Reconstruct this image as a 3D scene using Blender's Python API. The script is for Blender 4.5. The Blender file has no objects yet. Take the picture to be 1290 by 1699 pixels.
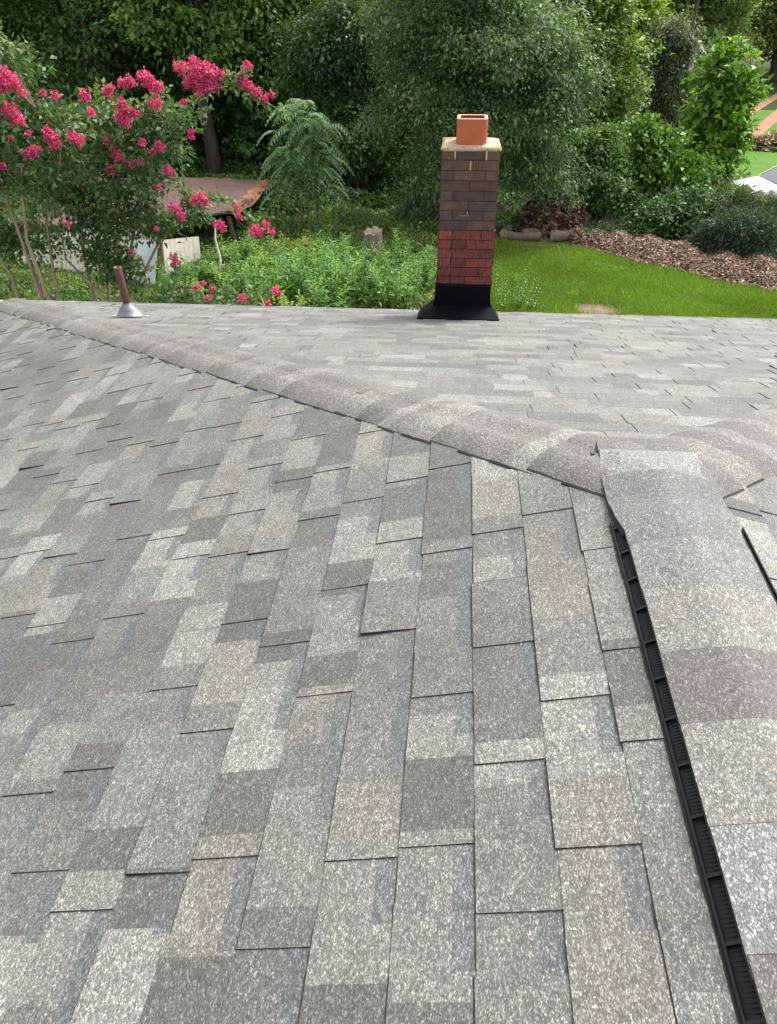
import bpy, math, random
import numpy as np
from mathutils import Vector

# ------------------------------------------------------------------ camera, sky, sun
scene = bpy.context.scene
PI = math.pi
F_PX, PITCH, YAW, ROLL = 1239.17, .6175, .0894, -.0069
CAM = np.array([-.6006, -1.8382, 1.1294])
_cy, _sy, _cp, _sp = math.cos(YAW), math.sin(YAW), math.cos(PITCH), math.sin(PITCH)
_R = np.array([_cy, _sy, 0.]); _F = np.array([-_sy*_cp, _cy*_cp, -_sp]); _U = np.cross(_R, _F)
R2 = _R*math.cos(ROLL)+_U*math.sin(ROLL); U2 = -_R*math.sin(ROLL)+_U*math.cos(ROLL)
cd = bpy.data.cameras.new('camera'); cam = bpy.data.objects.new('camera', cd)
scene.collection.objects.link(cam); scene.camera = cam
cd.sensor_fit = 'VERTICAL'; cd.sensor_height = 36; cd.lens = F_PX/1699*36
cd.clip_start = .05; cd.clip_end = 600
from mathutils import Matrix
cam.matrix_world = Matrix(((R2[0], U2[0], -_F[0], CAM[0]), (R2[1], U2[1], -_F[1], CAM[1]),
                           (R2[2], U2[2], -_F[2], CAM[2]), (0, 0, 0, 1)))
SUN_EL, SUN_AZ = math.radians(52), math.radians(42)      # azimuth measured from +Y towards +X
w = bpy.data.worlds.new("World"); scene.world = w; w.use_nodes = True
nt = w.node_tree; bg = nt.nodes['Background']
sky = nt.nodes.new('ShaderNodeTexSky'); sky.sky_type = 'NISHITA'; sky.sun_disc = False
sky.sun_elevation = SUN_EL; sky.sun_rotation = SUN_AZ
sky.dust_density = 3.0; sky.air_density = 1.0; sky.ozone_density = 1.0
hs = nt.nodes.new('ShaderNodeHueSaturation'); hs.inputs['Saturation'].default_value = .10
nt.links.new(sky.outputs[0], hs.inputs['Color']); nt.links.new(hs.outputs[0], bg.inputs[0])
bg.inputs[1].default_value = .15
sd = bpy.data.lights.new('sun', 'SUN'); sd.energy = 1.5; sd.angle = math.radians(28); sd.color = (1, .97, .92)
sun = bpy.data.objects.new('sun', sd); scene.collection.objects.link(sun)
sv = Vector((math.sin(SUN_AZ)*math.cos(SUN_EL), math.cos(SUN_AZ)*math.cos(SUN_EL), math.sin(SUN_EL)))
sun.rotation_euler = sv.to_track_quat('Z', 'Y').to_euler(); sun.location = (10, 0, 20)
scene.view_settings.view_transform = 'Standard'; scene.view_settings.look = 'None'
scene.view_settings.gamma = 1; scene.view_settings.exposure = 1.62
scene.cycles.max_bounces = 6; scene.cycles.transparent_max_bounces = 4

G = -4.3          # yard level (the roof ridge is z = 0)
P = .2817         # roof pitch
E = 5.02          # horizontal run from ridge to eave
rng = np.random.default_rng(11); random.seed(11)

def ray(u, v): return _F + R2*(u-645)/F_PX + U2*(849.5-v)/F_PX
def at(u, v, y):
    d = ray(u, v); return CAM + d*(y-CAM[1])/d[1]
def gr(u, v, z=G):
    d = ray(u, v); return CAM + d*(z-CAM[2])/d[2]

# ------------------------------------------------------------------ helpers
COL = scene.collection
def tag(o, label=None, cat=None, group=None, kind=None):
    if label: o['label'] = label
    if cat: o['category'] = cat
    if group: o['group'] = group
    if kind: o['kind'] = kind
    return o
def empty(name, loc, label, cat, group=None, rz=0):
    o = bpy.data.objects.new(name, None); COL.objects.link(o); o.location = tuple(loc); o.rotation_euler = (0, 0, rz)
    o.empty_display_size = .2
    return tag(o, label, cat, group)
def link(name, me, mat, parent=None):
    o = bpy.data.objects.new(name, me); COL.objects.link(o)
    if mat and not me.materials: me.materials.append(mat)
    if parent: o.parent = parent
    return o
def dup(root, loc, rz=0, s=1, label=None, group=None):
    r = root.copy(); COL.objects.link(r); r.location = tuple(loc); r.rotation_euler = (0, 0, rz); r.scale = (s, s, s)
    if label: r['label'] = label
    if group: r['group'] = group
    for ch in list(root.children):
        c = ch.copy(); COL.objects.link(c); c.parent = r
        for g_ in list(ch.children):
            d = g_.copy(); COL.objects.link(d); d.parent = c
    return r

class MB:
    """collects faces with a colour each, built as one mesh"""
    def __init__(s): s.v = []; s.f = []; s.c = []; s.m = []
    def face(s, pts, col=(1, 1, 1), m=0):
        i = len(s.v); s.v += [tuple(map(float, p)) for p in pts]; s.f.append(tuple(range(i, i+len(pts)))); s.c.append(col); s.m.append(m)
    def box(s, a, b, col=(1, 1, 1), m=0, fn=None):
        x0, y0, z0 = a; x1, y1, z1 = b
        q = [(x0,y0,z0),(x1,y0,z0),(x1,y1,z0),(x0,y1,z0),(x0,y0,z1),(x1,y0,z1),(x1,y1,z1),(x0,y1,z1)]
        if fn: q = [fn(p) for p in q]
        for f in ((3,2,1,0),(4,5,6,7),(0,1,5,4),(1,2,6,5),(2,3,7,6),(3,0,4,7)): s.face([q[k] for k in f], col, m)
    def tube(s, pts, rad, n=8, col=(1, 1, 1), caps=True, m=0):
        pts = [Vector(p) for p in pts]; rings = []
        for i, p in enumerate(pts):
            t = (pts[min(i+1, len(pts)-1)]-pts[max(i-1, 0)]).normalized()
            a = t.cross(Vector((0, 1, .013)) if abs(t.y) < .9 else Vector((1, 0, .01))).normalized(); b = t.cross(a)
            r = rad[i] if hasattr(rad, '__len__') else rad
            i0 = len(s.v)
            s.v += [tuple(p+(a*math.cos(2*PI*k/n)+b*math.sin(2*PI*k/n))*r) for k in range(n)]
            rings.append(i0)
        for a0, b0 in zip(rings, rings[1:]):
            for k in range(n):
                s.f.append((a0+k, a0+(k+1) % n, b0+(k+1) % n, b0+k)); s.c.append(col); s.m.append(m)
        if caps:
            s.f.append(tuple(rings[0]+k for k in reversed(range(n)))); s.c.append(col); s.m.append(m)
            s.f.append(tuple(rings[-1]+k for k in range(n))); s.c.append(col); s.m.append(m)
    def grid(s, rows, col=(1, 1, 1), m=0):
        i0 = len(s.v); nc = len(rows[0])
        for r in rows: s.v += [tuple(map(float, p)) for p in r]
        for i in range(len(rows)-1):
            for j in range(nc-1):
                a = i0+i*nc+j; s.f.append((a, a+1, a+nc+1, a+nc)); s.c.append(col(i, j) if callable(col) else col); s.m.append(m)
    def build(s, name, mats, parent=None, smooth=False, offset=(0, 0, 0)):
        me = bpy.data.meshes.new(name)
        o_ = np.array(offset)
        me.from_pydata([tuple(np.array(p)-o_) for p in s.v], [], s.f)
        at_ = me.attributes.new('col', 'FLOAT_COLOR', 'CORNER')
        cc = []
        for f, c in zip(s.f, s.c): cc += [c[0], c[1], c[2], 1.0]*len(f)
        at_.data.foreach_set('color', cc)
        if not isinstance(mats, (list, tuple)): mats = [mats]
        for m in mats: me.materials.append(m)
        me.polygons.foreach_set('material_index', s.m)
        if smooth: me.polygons.foreach_set('use_smooth', [True]*len(s.f))
        me.update()
        return link(name, me, None, parent)

def quads_mesh(name, V, C, mat, nper=4):
    """V (n,nper,3), C (n,3): many separate faces"""
    n = len(V); me = bpy.data.meshes.new(name)
    me.vertices.add(n*nper); me.vertices.foreach_set('co', V.reshape(-1).astype(np.float32))
    me.loops.add(n*nper); me.loops.foreach_set('vertex_index', np.arange(n*nper, dtype=np.int32))
    me.polygons.add(n); me.polygons.foreach_set('loop_start', np.arange(0, n*nper, nper, dtype=np.int32))
    me.update(calc_edges=True)
    a = me.attributes.new('col', 'FLOAT_COLOR', 'CORNER')
    c = np.ones((n, nper, 4), np.float32); c[:, :, :3] = C[:, None, :]
    a.data.foreach_set('color', c.reshape(-1)); me.materials.append(mat)
    return me
def unit(a): return a/np.maximum(np.linalg.norm(a, axis=-1, keepdims=True), 1e-9)
def leaf_quads(B, D, N, L, W, fold=.18):
    S = unit(np.cross(D, N)); N2 = np.cross(S, D)
    L = L[:, None]; W = W[:, None]
    return np.stack([B, B+D*L*.42+S*W*.5+N2*W*fold, B+D*L-N2*L*.12, B+D*L*.42-S*W*.5+N2*W*fold], 1)
def rand_dir(n): return unit(rng.normal(size=(n, 3)))

# ------------------------------------------------------------------ materials
def newmat(name):
    m = bpy.data.materials.new(name); m.use_nodes = True
    nt = m.node_tree; b = nt.nodes['Principled BSDF']; return m, nt, b
def N(nt, t, **k):
    n = nt.nodes.new(t)
    for a, v in k.items(): setattr(n, a, v)
    return n
def mixc(nt, blend, fac, a, b):
    n = N(nt, 'ShaderNodeMix', data_type='RGBA', blend_type=blend)
    for s, v in ((0, fac), (6, a), (7, b)):
        if isinstance(v, (int, float)): n.inputs[s].default_value = v
        elif isinstance(v, tuple): n.inputs[s].default_value = (*v, 1)
        else: nt.links.new(v, n.inputs[s])
    return n.outputs[2]
def ramp(nt, fac, stops, interp='LINEAR'):
    r = N(nt, 'ShaderNodeValToRGB'); r.color_ramp.interpolation = interp
    while len(r.color_ramp.elements) < len(stops): r.color_ramp.elements.new(.5)
    for e, (p, c) in zip(r.color_ramp.elements, stops):
        e.position = p; e.color = (*c, 1) if isinstance(c, tuple) else (c, c, c, 1)
    nt.links.new(fac, r.inputs[0]); return r.outputs[0]
def coords(nt, scale=(1, 1, 1)):
    tc = N(nt, 'ShaderNodeTexCoord'); mp = N(nt, 'ShaderNodeMapping'); mp.inputs['Scale'].default_value = scale
    nt.links.new(tc.outputs['Object'], mp.inputs[0]); return mp.outputs[0]
def noise(nt, vec, scale, detail=3, rough=.5):
    n = N(nt, 'ShaderNodeTexNoise'); n.inputs['Scale'].default_value = scale; n.inputs['Detail'].default_value = detail
    n.inputs['Roughness'].default_value = rough; nt.links.new(vec, n.inputs['Vector']); return n.outputs[0]
def bump(nt, b, h, s, d=.01):
    n = N(nt, 'ShaderNodeBump'); n.inputs['Strength'].default_value = s; n.inputs['Distance'].default_value = d
    nt.links.new(h, n.inputs['Height']); nt.links.new(n.outputs[0], b.inputs['Normal'])
def simple(name, col, rough=.6, metal=0., nscale=20, var=.3, bmp=.0, scale=(1, 1, 1), spec=.5):
    m, nt, b = newmat(name); v = coords(nt, scale)
    n = noise(nt, v, nscale, 4, .6)
    lo = tuple(c*(1-var) for c in col); hi = tuple(min(1, c*(1+var)) for c in col)
    nt.links.new(ramp(nt, n, [(.3, lo), (.7, hi)]), b.inputs['Base Color'])
    b.inputs['Roughness'].default_value = rough; b.inputs['Metallic'].default_value = metal
    b.inputs['Specular IOR Level'].default_value = spec
    if bmp: bump(nt, b, n, bmp)
    return m
def attrmat(name, rough=.6, spec=.3, nscale=0, var=.25, translucent=0, scale=(1, 1, 1), bmp=0, objvar=0.):
    m, nt, b = newmat(name); a = N(nt, 'ShaderNodeAttribute', attribute_name='col'); c = a.outputs['Color']
    if nscale:
        n = noise(nt, coords(nt, scale), nscale, 4, .65)
        c = mixc(nt, 'MULTIPLY', 1., c, ramp(nt, n, [(.3, 1-var), (.7, 1+var)]))
        if bmp: bump(nt, b, n, bmp)
    if objvar:
        oi = N(nt, 'ShaderNodeObjectInfo')
        c = mixc(nt, 'MULTIPLY', 1., c, ramp(nt, oi.outputs['Random'], [(0, (1-objvar, 1-objvar*.8, 1-objvar)), (1, (1+objvar, 1+objvar*.8, 1+objvar*.3))]))
    nt.links.new(c, b.inputs['Base Color'])
    b.inputs['Roughness'].default_value = rough; b.inputs['Specular IOR Level'].default_value = spec
    if translucent:
        t = N(nt, 'ShaderNodeBsdfTranslucent'); ms = N(nt, 'ShaderNodeMixShader'); ms.inputs[0].default_value = translucent
        nt.links.new(mixc(nt, 'MULTIPLY', 1., c, (1.25, 1.3, .5)), t.inputs[0])
        out = nt.nodes['Material Output']
        nt.links.new(b.outputs[0], ms.inputs[1]); nt.links.new(t.outputs[0], ms.inputs[2]); nt.links.new(ms.outputs[0], out.inputs[0])
    return m

def shingle_mat(name, stretch):
    m, nt, b = newmat(name)
    a = N(nt, 'ShaderNodeAttribute', attribute_name='col')
    v = coords(nt, stretch)
    vo = N(nt, 'ShaderNodeTexVoronoi'); vo.inputs['Scale'].default_value = 690; nt.links.new(v, vo.inputs['Vector'])
    sp = N(nt, 'ShaderNodeSeparateColor'); nt.links.new(vo.outputs['Color'], sp.inputs[0])
    g1 = ramp(nt, sp.outputs[0], [(0, .5), (.35, .66), (.6, .86), (.78, 1.15), (.9, 1.6), (1, 2.5)])
    vo2 = N(nt, 'ShaderNodeTexVoronoi'); vo2.inputs['Scale'].default_value = 230; nt.links.new(v, vo2.inputs['Vector'])
    sp2 = N(nt, 'ShaderNodeSeparateColor'); nt.links.new(vo2.outputs['Color'], sp2.inputs[0])
    g2 = ramp(nt, sp2.outputs[0], [(0, .78), (.5, .95), (.85, 1.1), (1, 1.45)])
    g = mixc(nt, 'MULTIPLY', 1., g1, g2)
    big = noise(nt, coords(nt), 3.2, 5, .6)
    wear = ramp(nt, big, [(.3, .84), (.55, 1.0), (.75, 1.07)])
    sc_ = noise(nt, coords(nt, (1, 1, 1)), 9, 6, .75)
    wear = mixc(nt, 'MULTIPLY', 1., wear, ramp(nt, sc_, [(.28, .70), (.40, .97), (.6, 1.0)]))
    pt_ = noise(nt, coords(nt), 22, 4, .6)
    wear = mixc(nt, 'MULTIPLY', 1., wear, ramp(nt, pt_, [(.3, (.88, .89, .90)), (.5, (1., 1., 1.)), (.7, (1.08, 1.07, 1.04))]))
    tint = mixc(nt, 'MIX', sp.outputs[1], (1.07, 1.0, .90), (.93, 1.0, 1.06))
    c = mixc(nt, 'MULTIPLY', 1., mixc(nt, 'MULTIPLY', 1., mixc(nt, 'MULTIPLY', 1., a.outputs['Color'], g), wear), tint)
    nt.links.new(c, b.inputs['Base Color'])
    b.inputs['Roughness'].default_value = .72; b.inputs['Specular IOR Level'].default_value = .45
    bump(nt, b, sp.outputs[2], .55, .0022)
    return m
M = {}
M['sh_y'] = shingle_mat('shingles_side', (1, .45, 1))
M['sh_x'] = shingle_mat('shingles_end', (.8, .45, 1))
M['edge'] = simple('asphalt_edge', (.018, .018, .018), .9)
M['black'] = simple('black_plastic', (.006, .006, .008), .35, nscale=60, bmp=.05, spec=.3)
M['blackmesh'] = simple('black_louvre', (.007, .007, .007), .55, nscale=200, spec=.25)
M['flash'] = simple('black_painted_flashing', (.003, .0034, .005), .5, nscale=7, bmp=.05, spec=.06)
M['trim'] = simple('white_trim', (.75, .75, .73), .5, var=.06)
M['siding'] = simple('wall_paint', (.5, .48, .44), .7, var=.08)
M['leaf'] = attrmat('leaf', .5, .4, translucent=.32, objvar=.12)
M['leaf_far'] = attrmat('far_leaf', .55, .35, translucent=.32, objvar=.22)
M['petal'] = attrmat('petal', .6, .2, translucent=.3)
M['grassblade'] = attrmat('grass_blades', .55, .3, translucent=.3)
M['bark'] = attrmat('bark', .9, .2, nscale=9, var=.4, scale=(1, 1, .25), bmp=.6)
M['chip'] = attrmat('wood_chips', .85, .2)
M['obj'] = attrmat('matte', .7, .3, nscale=14, var=.15)

# ------------------------------------------------------------------ the house
house = empty('house', (0, 0, G), 'house seen from its grey shingled hip roof, black ridge vent and red brick chimney', 'house')
HP = (0, 0, G)
PAL = [((.172, .172, .164), 3), ((.222, .224, .212), 2.6), ((.228, .220, .198), 1.1), ((.128, .127, .123), 2.2),
       ((.192, .202, .193), 1.6), ((.272, .275, .262), 1.2), ((.148, .146, .143), 1.8), ((.198,.192,.178),1.2)]
_pw = np.array([p[1] for p in PAL]); _pw = _pw/_pw.sum()
def pick():
    c = np.array(PAL[rng.choice(len(PAL), p=_pw)][0]); return c*rng.uniform(.93, 1.07)*np.array((.660, .657, .640))
SHADOW = np.array((.084, .090, .097))  # darker granule band printed across the top of the low tabs

def slope(name, org, A, D, Nn, nc, s0, ex, arange, mat, parent, glare=0.):
    """laminated shingles: courses of raised and low tabs in colour blends. org on the ridge, A along, D down the slope"""
    mb = MB(); org = np.array(org, float); A = np.array(A, float); D = np.array(D, float); Nn = np.array(Nn, float)
    pt = lambda a, s, h: org + A*a + D*s + Nn*h
    for k in range(nc):
        sa = s0 + k*ex; sb = sa+ex
        if sb < .06: continue
        sa_ = max(sa, .0)
        a0, a1 = arange(max(sa_, 0), sb)
        if a1-a0 < .05: continue
        a = a0 - rng.uniform(0, .3); cuts = []; high = rng.random() < .5
        tabs = []
        while a < a1:
            L = rng.uniform(.12, .31) if high else rng.uniform(.08, .22)
            tabs.append([a, a+L, high]); a += L
            high = (not high) if rng.random() < .86 else high
        zs = []; a = a0 - rng.uniform(0, .3)
        while a < a1:
            L = rng.uniform(.08, .30); zs.append((a, a+L, pick()*(1-glare)+np.array((.185, .182, .174))*glare)); a += L  # glare painted in: tones blended towards one paler grey
        for (t0, t1, hi) in tabs:
            x0 = max(t0, a0); x1 = min(t1, a1)
            if x1-x0 < .005: continue
            hb = (.0070 if hi else .0042) + rng.uniform(-.0006, .0008)
            sk0 = rng.uniform(-.003, .003); jb = rng.uniform(-.0018, .0018); jb2 = jb+rng.uniform(-.0015, .0015)
            lift = rng.uniform(.003, .007) if (hi and rng.random() < .05) else 0
            he = hb + lift
            segs = [(max(z0, x0), min(z1, x1), c) for z0, z1, c in zs if min(z1, x1)-max(z0, x0) > .001]
            ss = max(sa-.004, 0)
            hu = .0028 if hi else .0004
            sf = lambda a_: sb + jb + (jb2-jb)*(a_-x0)/(x1-x0)
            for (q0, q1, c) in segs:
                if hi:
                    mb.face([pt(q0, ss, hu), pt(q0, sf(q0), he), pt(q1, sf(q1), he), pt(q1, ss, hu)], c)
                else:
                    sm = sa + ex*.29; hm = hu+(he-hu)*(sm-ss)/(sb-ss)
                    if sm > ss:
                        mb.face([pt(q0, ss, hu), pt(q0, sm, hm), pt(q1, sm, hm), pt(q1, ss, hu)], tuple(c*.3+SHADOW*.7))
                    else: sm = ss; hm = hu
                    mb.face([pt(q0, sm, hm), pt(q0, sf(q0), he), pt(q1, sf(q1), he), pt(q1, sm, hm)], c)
            cw = rng.uniform(.0012, .0026)*(1 if glare == 0 else .8)
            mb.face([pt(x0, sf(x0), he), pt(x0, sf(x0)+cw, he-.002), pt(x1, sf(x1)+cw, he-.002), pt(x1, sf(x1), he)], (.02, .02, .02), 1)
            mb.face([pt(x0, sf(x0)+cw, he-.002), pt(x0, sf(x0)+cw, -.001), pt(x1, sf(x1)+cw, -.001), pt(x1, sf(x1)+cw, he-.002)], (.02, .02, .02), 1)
            if hi:
                mb.face([pt(x0, ss, hu), pt(x0, ss, -.001), pt(x0, sf(x0), -.001), pt(x0, sf(x0), he)], (.02, .02, .02), 1)
                mb.face([pt(x1, ss, hu), pt(x1, sf(x1), he), pt(x1, sf(x1), -.001), pt(x1, ss, -.001)], (.02, .02, .02), 1)
                # dark cut line of the upper layer along the tab's end
                wln = rng.uniform(.0002, .0016)
                if glare == 0: mb.face([pt(x0-wln, ss, .0040), pt(x0-wln, sb-.002, .0047), pt(x0, sb-.002, .0047), pt(x0, ss, .0040)], (.02, .02, .02), 1)
    return mb.build(name, [mat, M['edge']], parent, offset=HP)
cs = 1/math.sqrt(1+P*P); sn = P*cs
ex = .143
YB = -9.0
# left slope: butt line of one course at x = -.3767
s_first = (.3767/cs) % ex - ex
nc = int((E/cs - s_first)/ex)
slope('roof_slope', (0, 0, 0), (0, 1, 0), (-cs, 0, -sn), (-sn, 0, cs), nc+1, s_first, ex, lambda s, s2: (YB, s*cs), M['sh_y'], house)
slope('roof_slope', (0, 0, 0), (0, 1, 0), (cs, 0, -sn), (sn, 0, cs), nc+1, s_first+.03, ex, lambda s, s2: (YB, s*cs), M['sh_y'], house)
hipo = slope('roof_slope', (0, 0, 0), (1, 0, 0), (0, cs, -sn), (0, sn, cs), nc+1, s_first+.06, ex, lambda s, s2: (-s*cs, s*cs), M['sh_x'], house, .12)
hipo['label'] = 'grey shingled hip end, paled by painted glare, sloping away to the eave'
# deck under the shingles, fascia, soffit, walls
mb = MB(); h = -.012
ZE = -P*E
def zr(x, y): return -P*max(abs(x), y)
mb.face([(0, YB, h), (0, 0, h), (-E, E, ZE+h), (-E, YB, ZE+h)]); mb.face([(0, YB, h), (E, YB, ZE+h), (E, E, ZE+h), (0, 0, h)]); mb.face([(0, 0, h), (E, E, ZE+h), (-E, E, ZE+h)])
b = -.12
mb.face([(-E, YB, ZE+h), (-E, E, ZE+h), (-E, E, ZE+b), (-E, YB, ZE+b)]); mb.face([(E, YB, ZE+b), (E, E, ZE+b), (E, E, ZE+h), (E, YB, ZE+h)]); mb.face([(-E, E, ZE+h), (E, E, ZE+h), (E, E, ZE+b), (-E, E, ZE+b)])
mb.face([(-E, YB, ZE+b), (-E, E, ZE+b), (E, E, ZE+b), (E, YB, ZE+b)]); mb.face([(-E, YB, ZE+b), (E, YB, ZE+b), (E, YB, ZE+h), (0, YB, h), (-E, YB, ZE+h)])
mb.build('roof_deck', M['edge'], house, offset=HP)
mb = MB(); mb.box((-E-.02, YB, ZE-.16), (-E-.002, E+.02, ZE-.004)); mb.box((-E+.001, E+.002, ZE-.16), (E-.001, E+.02, ZE-.014)); mb.box((E+.002, YB, ZE-.16), (E+.02, E+.02, ZE-.004))
mb.build('fascia', M['trim'], house, offset=HP)
mb = MB(); mb.box((-E+.45, YB+.3, G), (E-.45, E-.45, ZE+b-.002)); mb.build('wall', M['siding'], house, offset=HP)
mb = MB()
prof = [(0, 0), (0, -.09), (-.07, -.09), (-.11, -.04), (-.115, 0), (-.105, 0), (-.10, -.04), (-.065, -.08), (-.008, -.08), (-.008, 0)]
mb.grid([[(-E-.022+a, y, ZE-.012+c) for a, c in prof] for y in (YB, E+.05)]); mb.face([(-E-.022+a, E+.05, ZE-.012+c) for a, c in prof[:5]])
mb.build('gutter', M['trim'], house, offset=HP)

# ---- hip caps: overlapping bent shingles down each hip
CAPC = [(.195, .192, .186), (.160, .156, .154), (.215, .216, .206), (.172, .166, .161), (.188, .184, .178), (.148, .145, .143), (.230, .232, .222), (.200, .192, .182)]
def capcol(): return np.array(CAPC[rng.integers(len(CAPC))])*rng.uniform(.92, 1.06)*np.array((.69, .67, .65))
def hip_caps(side):
    mb = MB(); u = np.array((side*1., 1., -P)); u = unit(u)                # down along the hip
    hp = unit(np.array((side*1., 1., 0)))
    Ls = E*math.sqrt(2+P*P); exq = .145; n = int((Ls)/exq)
    ow = np.array((side*1., -1., 0))/math.sqrt(2)      # horizontal, perpendicular to hip, towards the side slope
    wside, wend = .158, .19
    ts = np.concatenate([np.linspace(wside, 0, 8)[:-1], np.linspace(0, -wend, 9)])
    for k in range(n+1):
        q0 = .06 + k*exq - .05; q1 = q0 + exq + .05
        if q1 > Ls+.02: break
        col = capcol(); colb = col if rng.random() < .6 else capcol()
        hj = rng.uniform(-.003, .004); wj = rng.uniform(-.005, .005); wj2 = wj+rng.uniform(-.004, .004)
        rows = []
        fr = np.array([0, .2, .45, .7, .88, 1.])
        H = np.array([.006, .010, .0165, .0225, .0255, .0265])
        for f_, hh in zip(fr, H):
            row = []
            for t in ts:
                tt = t+(wj if f_ < .5 else wj2)*(1 if t > 0 else -1)*(abs(t)/.16)
                hpt = u*(q0+(q1-q0)*f_)
                base = hpt + ow*tt
                # plan -> roof surface, rounded across the hip
                x, y = base[0], base[1]
                # clean two-plane surface
                z = -P*max(abs(x), y)
                z += -.020*math.exp(-(tt/.045)**2)
                ed = 1-max(0, abs(t)/(wside if t > 0 else wend))**4*.70
                row.append((x, y, z + (hh+hj*f_)*ed + .002))
            rows.append(row)
        if side > 0: rows = [r[::-1] for r in rows]
        mb.grid(rows, lambda i, j, col=col, colb=colb: tuple(col if i < 3 else colb))
        # thick dark edges: left side, butt, right side
        lo = lambda p: (p[0], p[1], -P*max(abs(p[0]), p[1])-.002)
        for c0, c1_ in ((0, 1), (-1, -2)):
            sidec = (c0 == 0) == (side < 0)
            pts = [r[c0] for r in rows]
            out = []
            for r in rows:
                a_ = np.array(r[c0]); dv = unit(a_-np.array(r[c1_])); wl = (.0065 if sidec else .0015)
                out.append(tuple(a_+dv*wl-np.array([0, 0, .0015])))
            for a_, b_, oa, ob in zip(pts, pts[1:], out, out[1:]):
                mb.face([a_, b_, ob, oa], (.02, .02, .02), 1)
                mb.face([oa, ob, lo(ob), lo(oa)], (.02, .02, .02), 1)
        pts = rows[-1]
        for a_, b_ in zip(pts, pts[1:]): mb.face([a_, b_, lo(b_), lo(a_)], (.02, .02, .02), 1)
    return mb.build('hip_cap', [M['sh_x'], M['edge']], house, smooth=False, offset=HP)
hip_caps(-1); hip_caps(1)

# ---- ridge vent and its cap shingles
VY = -.235        # where the vent stops short of the peak
WV = .143
def ridge_caps():
    mb = MB(); y = .30; k = 0
    ts = np.linspace(-1, 1, 17)
    lens = [.15, .155, .15, .19, .17, .20]
    while y > YB+.1:
        L = lens[k] if k < len(lens) else rng.uniform(.145, .21)
        y0 = y - L; y1 = y+.05          # laps under the next one towards the camera
        col = capcol()
        if k == 1: col = np.array((.225, .226, .22))*.74
        if k == 2: col = np.array((.146, .142, .142))*.74
        if k == 3: col = np.array((.158, .154, .154))*.74
        if k == 4: col = np.array((.185, .181, .180))*.74
        if k == 8: col = np.array((.215, .22, .22))*.74
        rows = []
        wj = rng.uniform(-.003, .003)
        y0c = y0-.03; y1 = y
        for f_, yy in ((0, y1), (.3, y1+(y0c-y1)*.3), (.6, y1+(y0c-y1)*.6), (1, y0c)):
            lift = .022*min(1, max(0, (VY+.12-yy)/.12))        # rides up onto the vent
            row = []
            for t in ts:
                wd = WV + (.012 if yy > VY else 0) + wj - max(0, yy)*.10
                x = t*wd
                z = -P*math.sqrt(x*x*1.0+.0012)+.010
                if yy > 0: z = -P*math.sqrt(max(abs(x), yy)**2+.0012)+.012 if yy > abs(x) else z
                hh = .0125-.0035*f_
                row.append((x, yy, z+hh+lift))
            rows.append(row)
        mb.grid([r[::-1] for r in rows], tuple(col))
        for c0 in (0, -1):
            pts = [r[c0] for r in rows]
            for a_, b_ in zip(pts, pts[1:]):
                d_ = .008 if (a_[1] < VY or a_[1] > .06) else .022
                mb.face([a_, b_, (b_[0], b_[1], b_[2]-d_), (a_[0], a_[1], a_[2]-d_)], (.02, .02, .02), 1)
        pts = [(p[0], p[1]+.002, p[2]-.001) for p in rows[0]]
        for a_, b_, c_, d_ in zip(rows[0], rows[0][1:], pts, pts[1:]): mb.face([a_, b_, d_, c_], (.02, .02, .02), 1)
        dd_ = .03 if k == 0 else .004
        for a_, b_ in zip(pts, pts[1:]): mb.face([a_, b_, (b_[0], b_[1], b_[2]-dd_), (a_[0], a_[1], a_[2]-dd_)], (.02, .02, .02), 1)
        y = y0; k += 1
    return mb.build('ridge_cap', [M['sh_y'], M['edge']], house, offset=HP)
ridge_caps()
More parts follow.
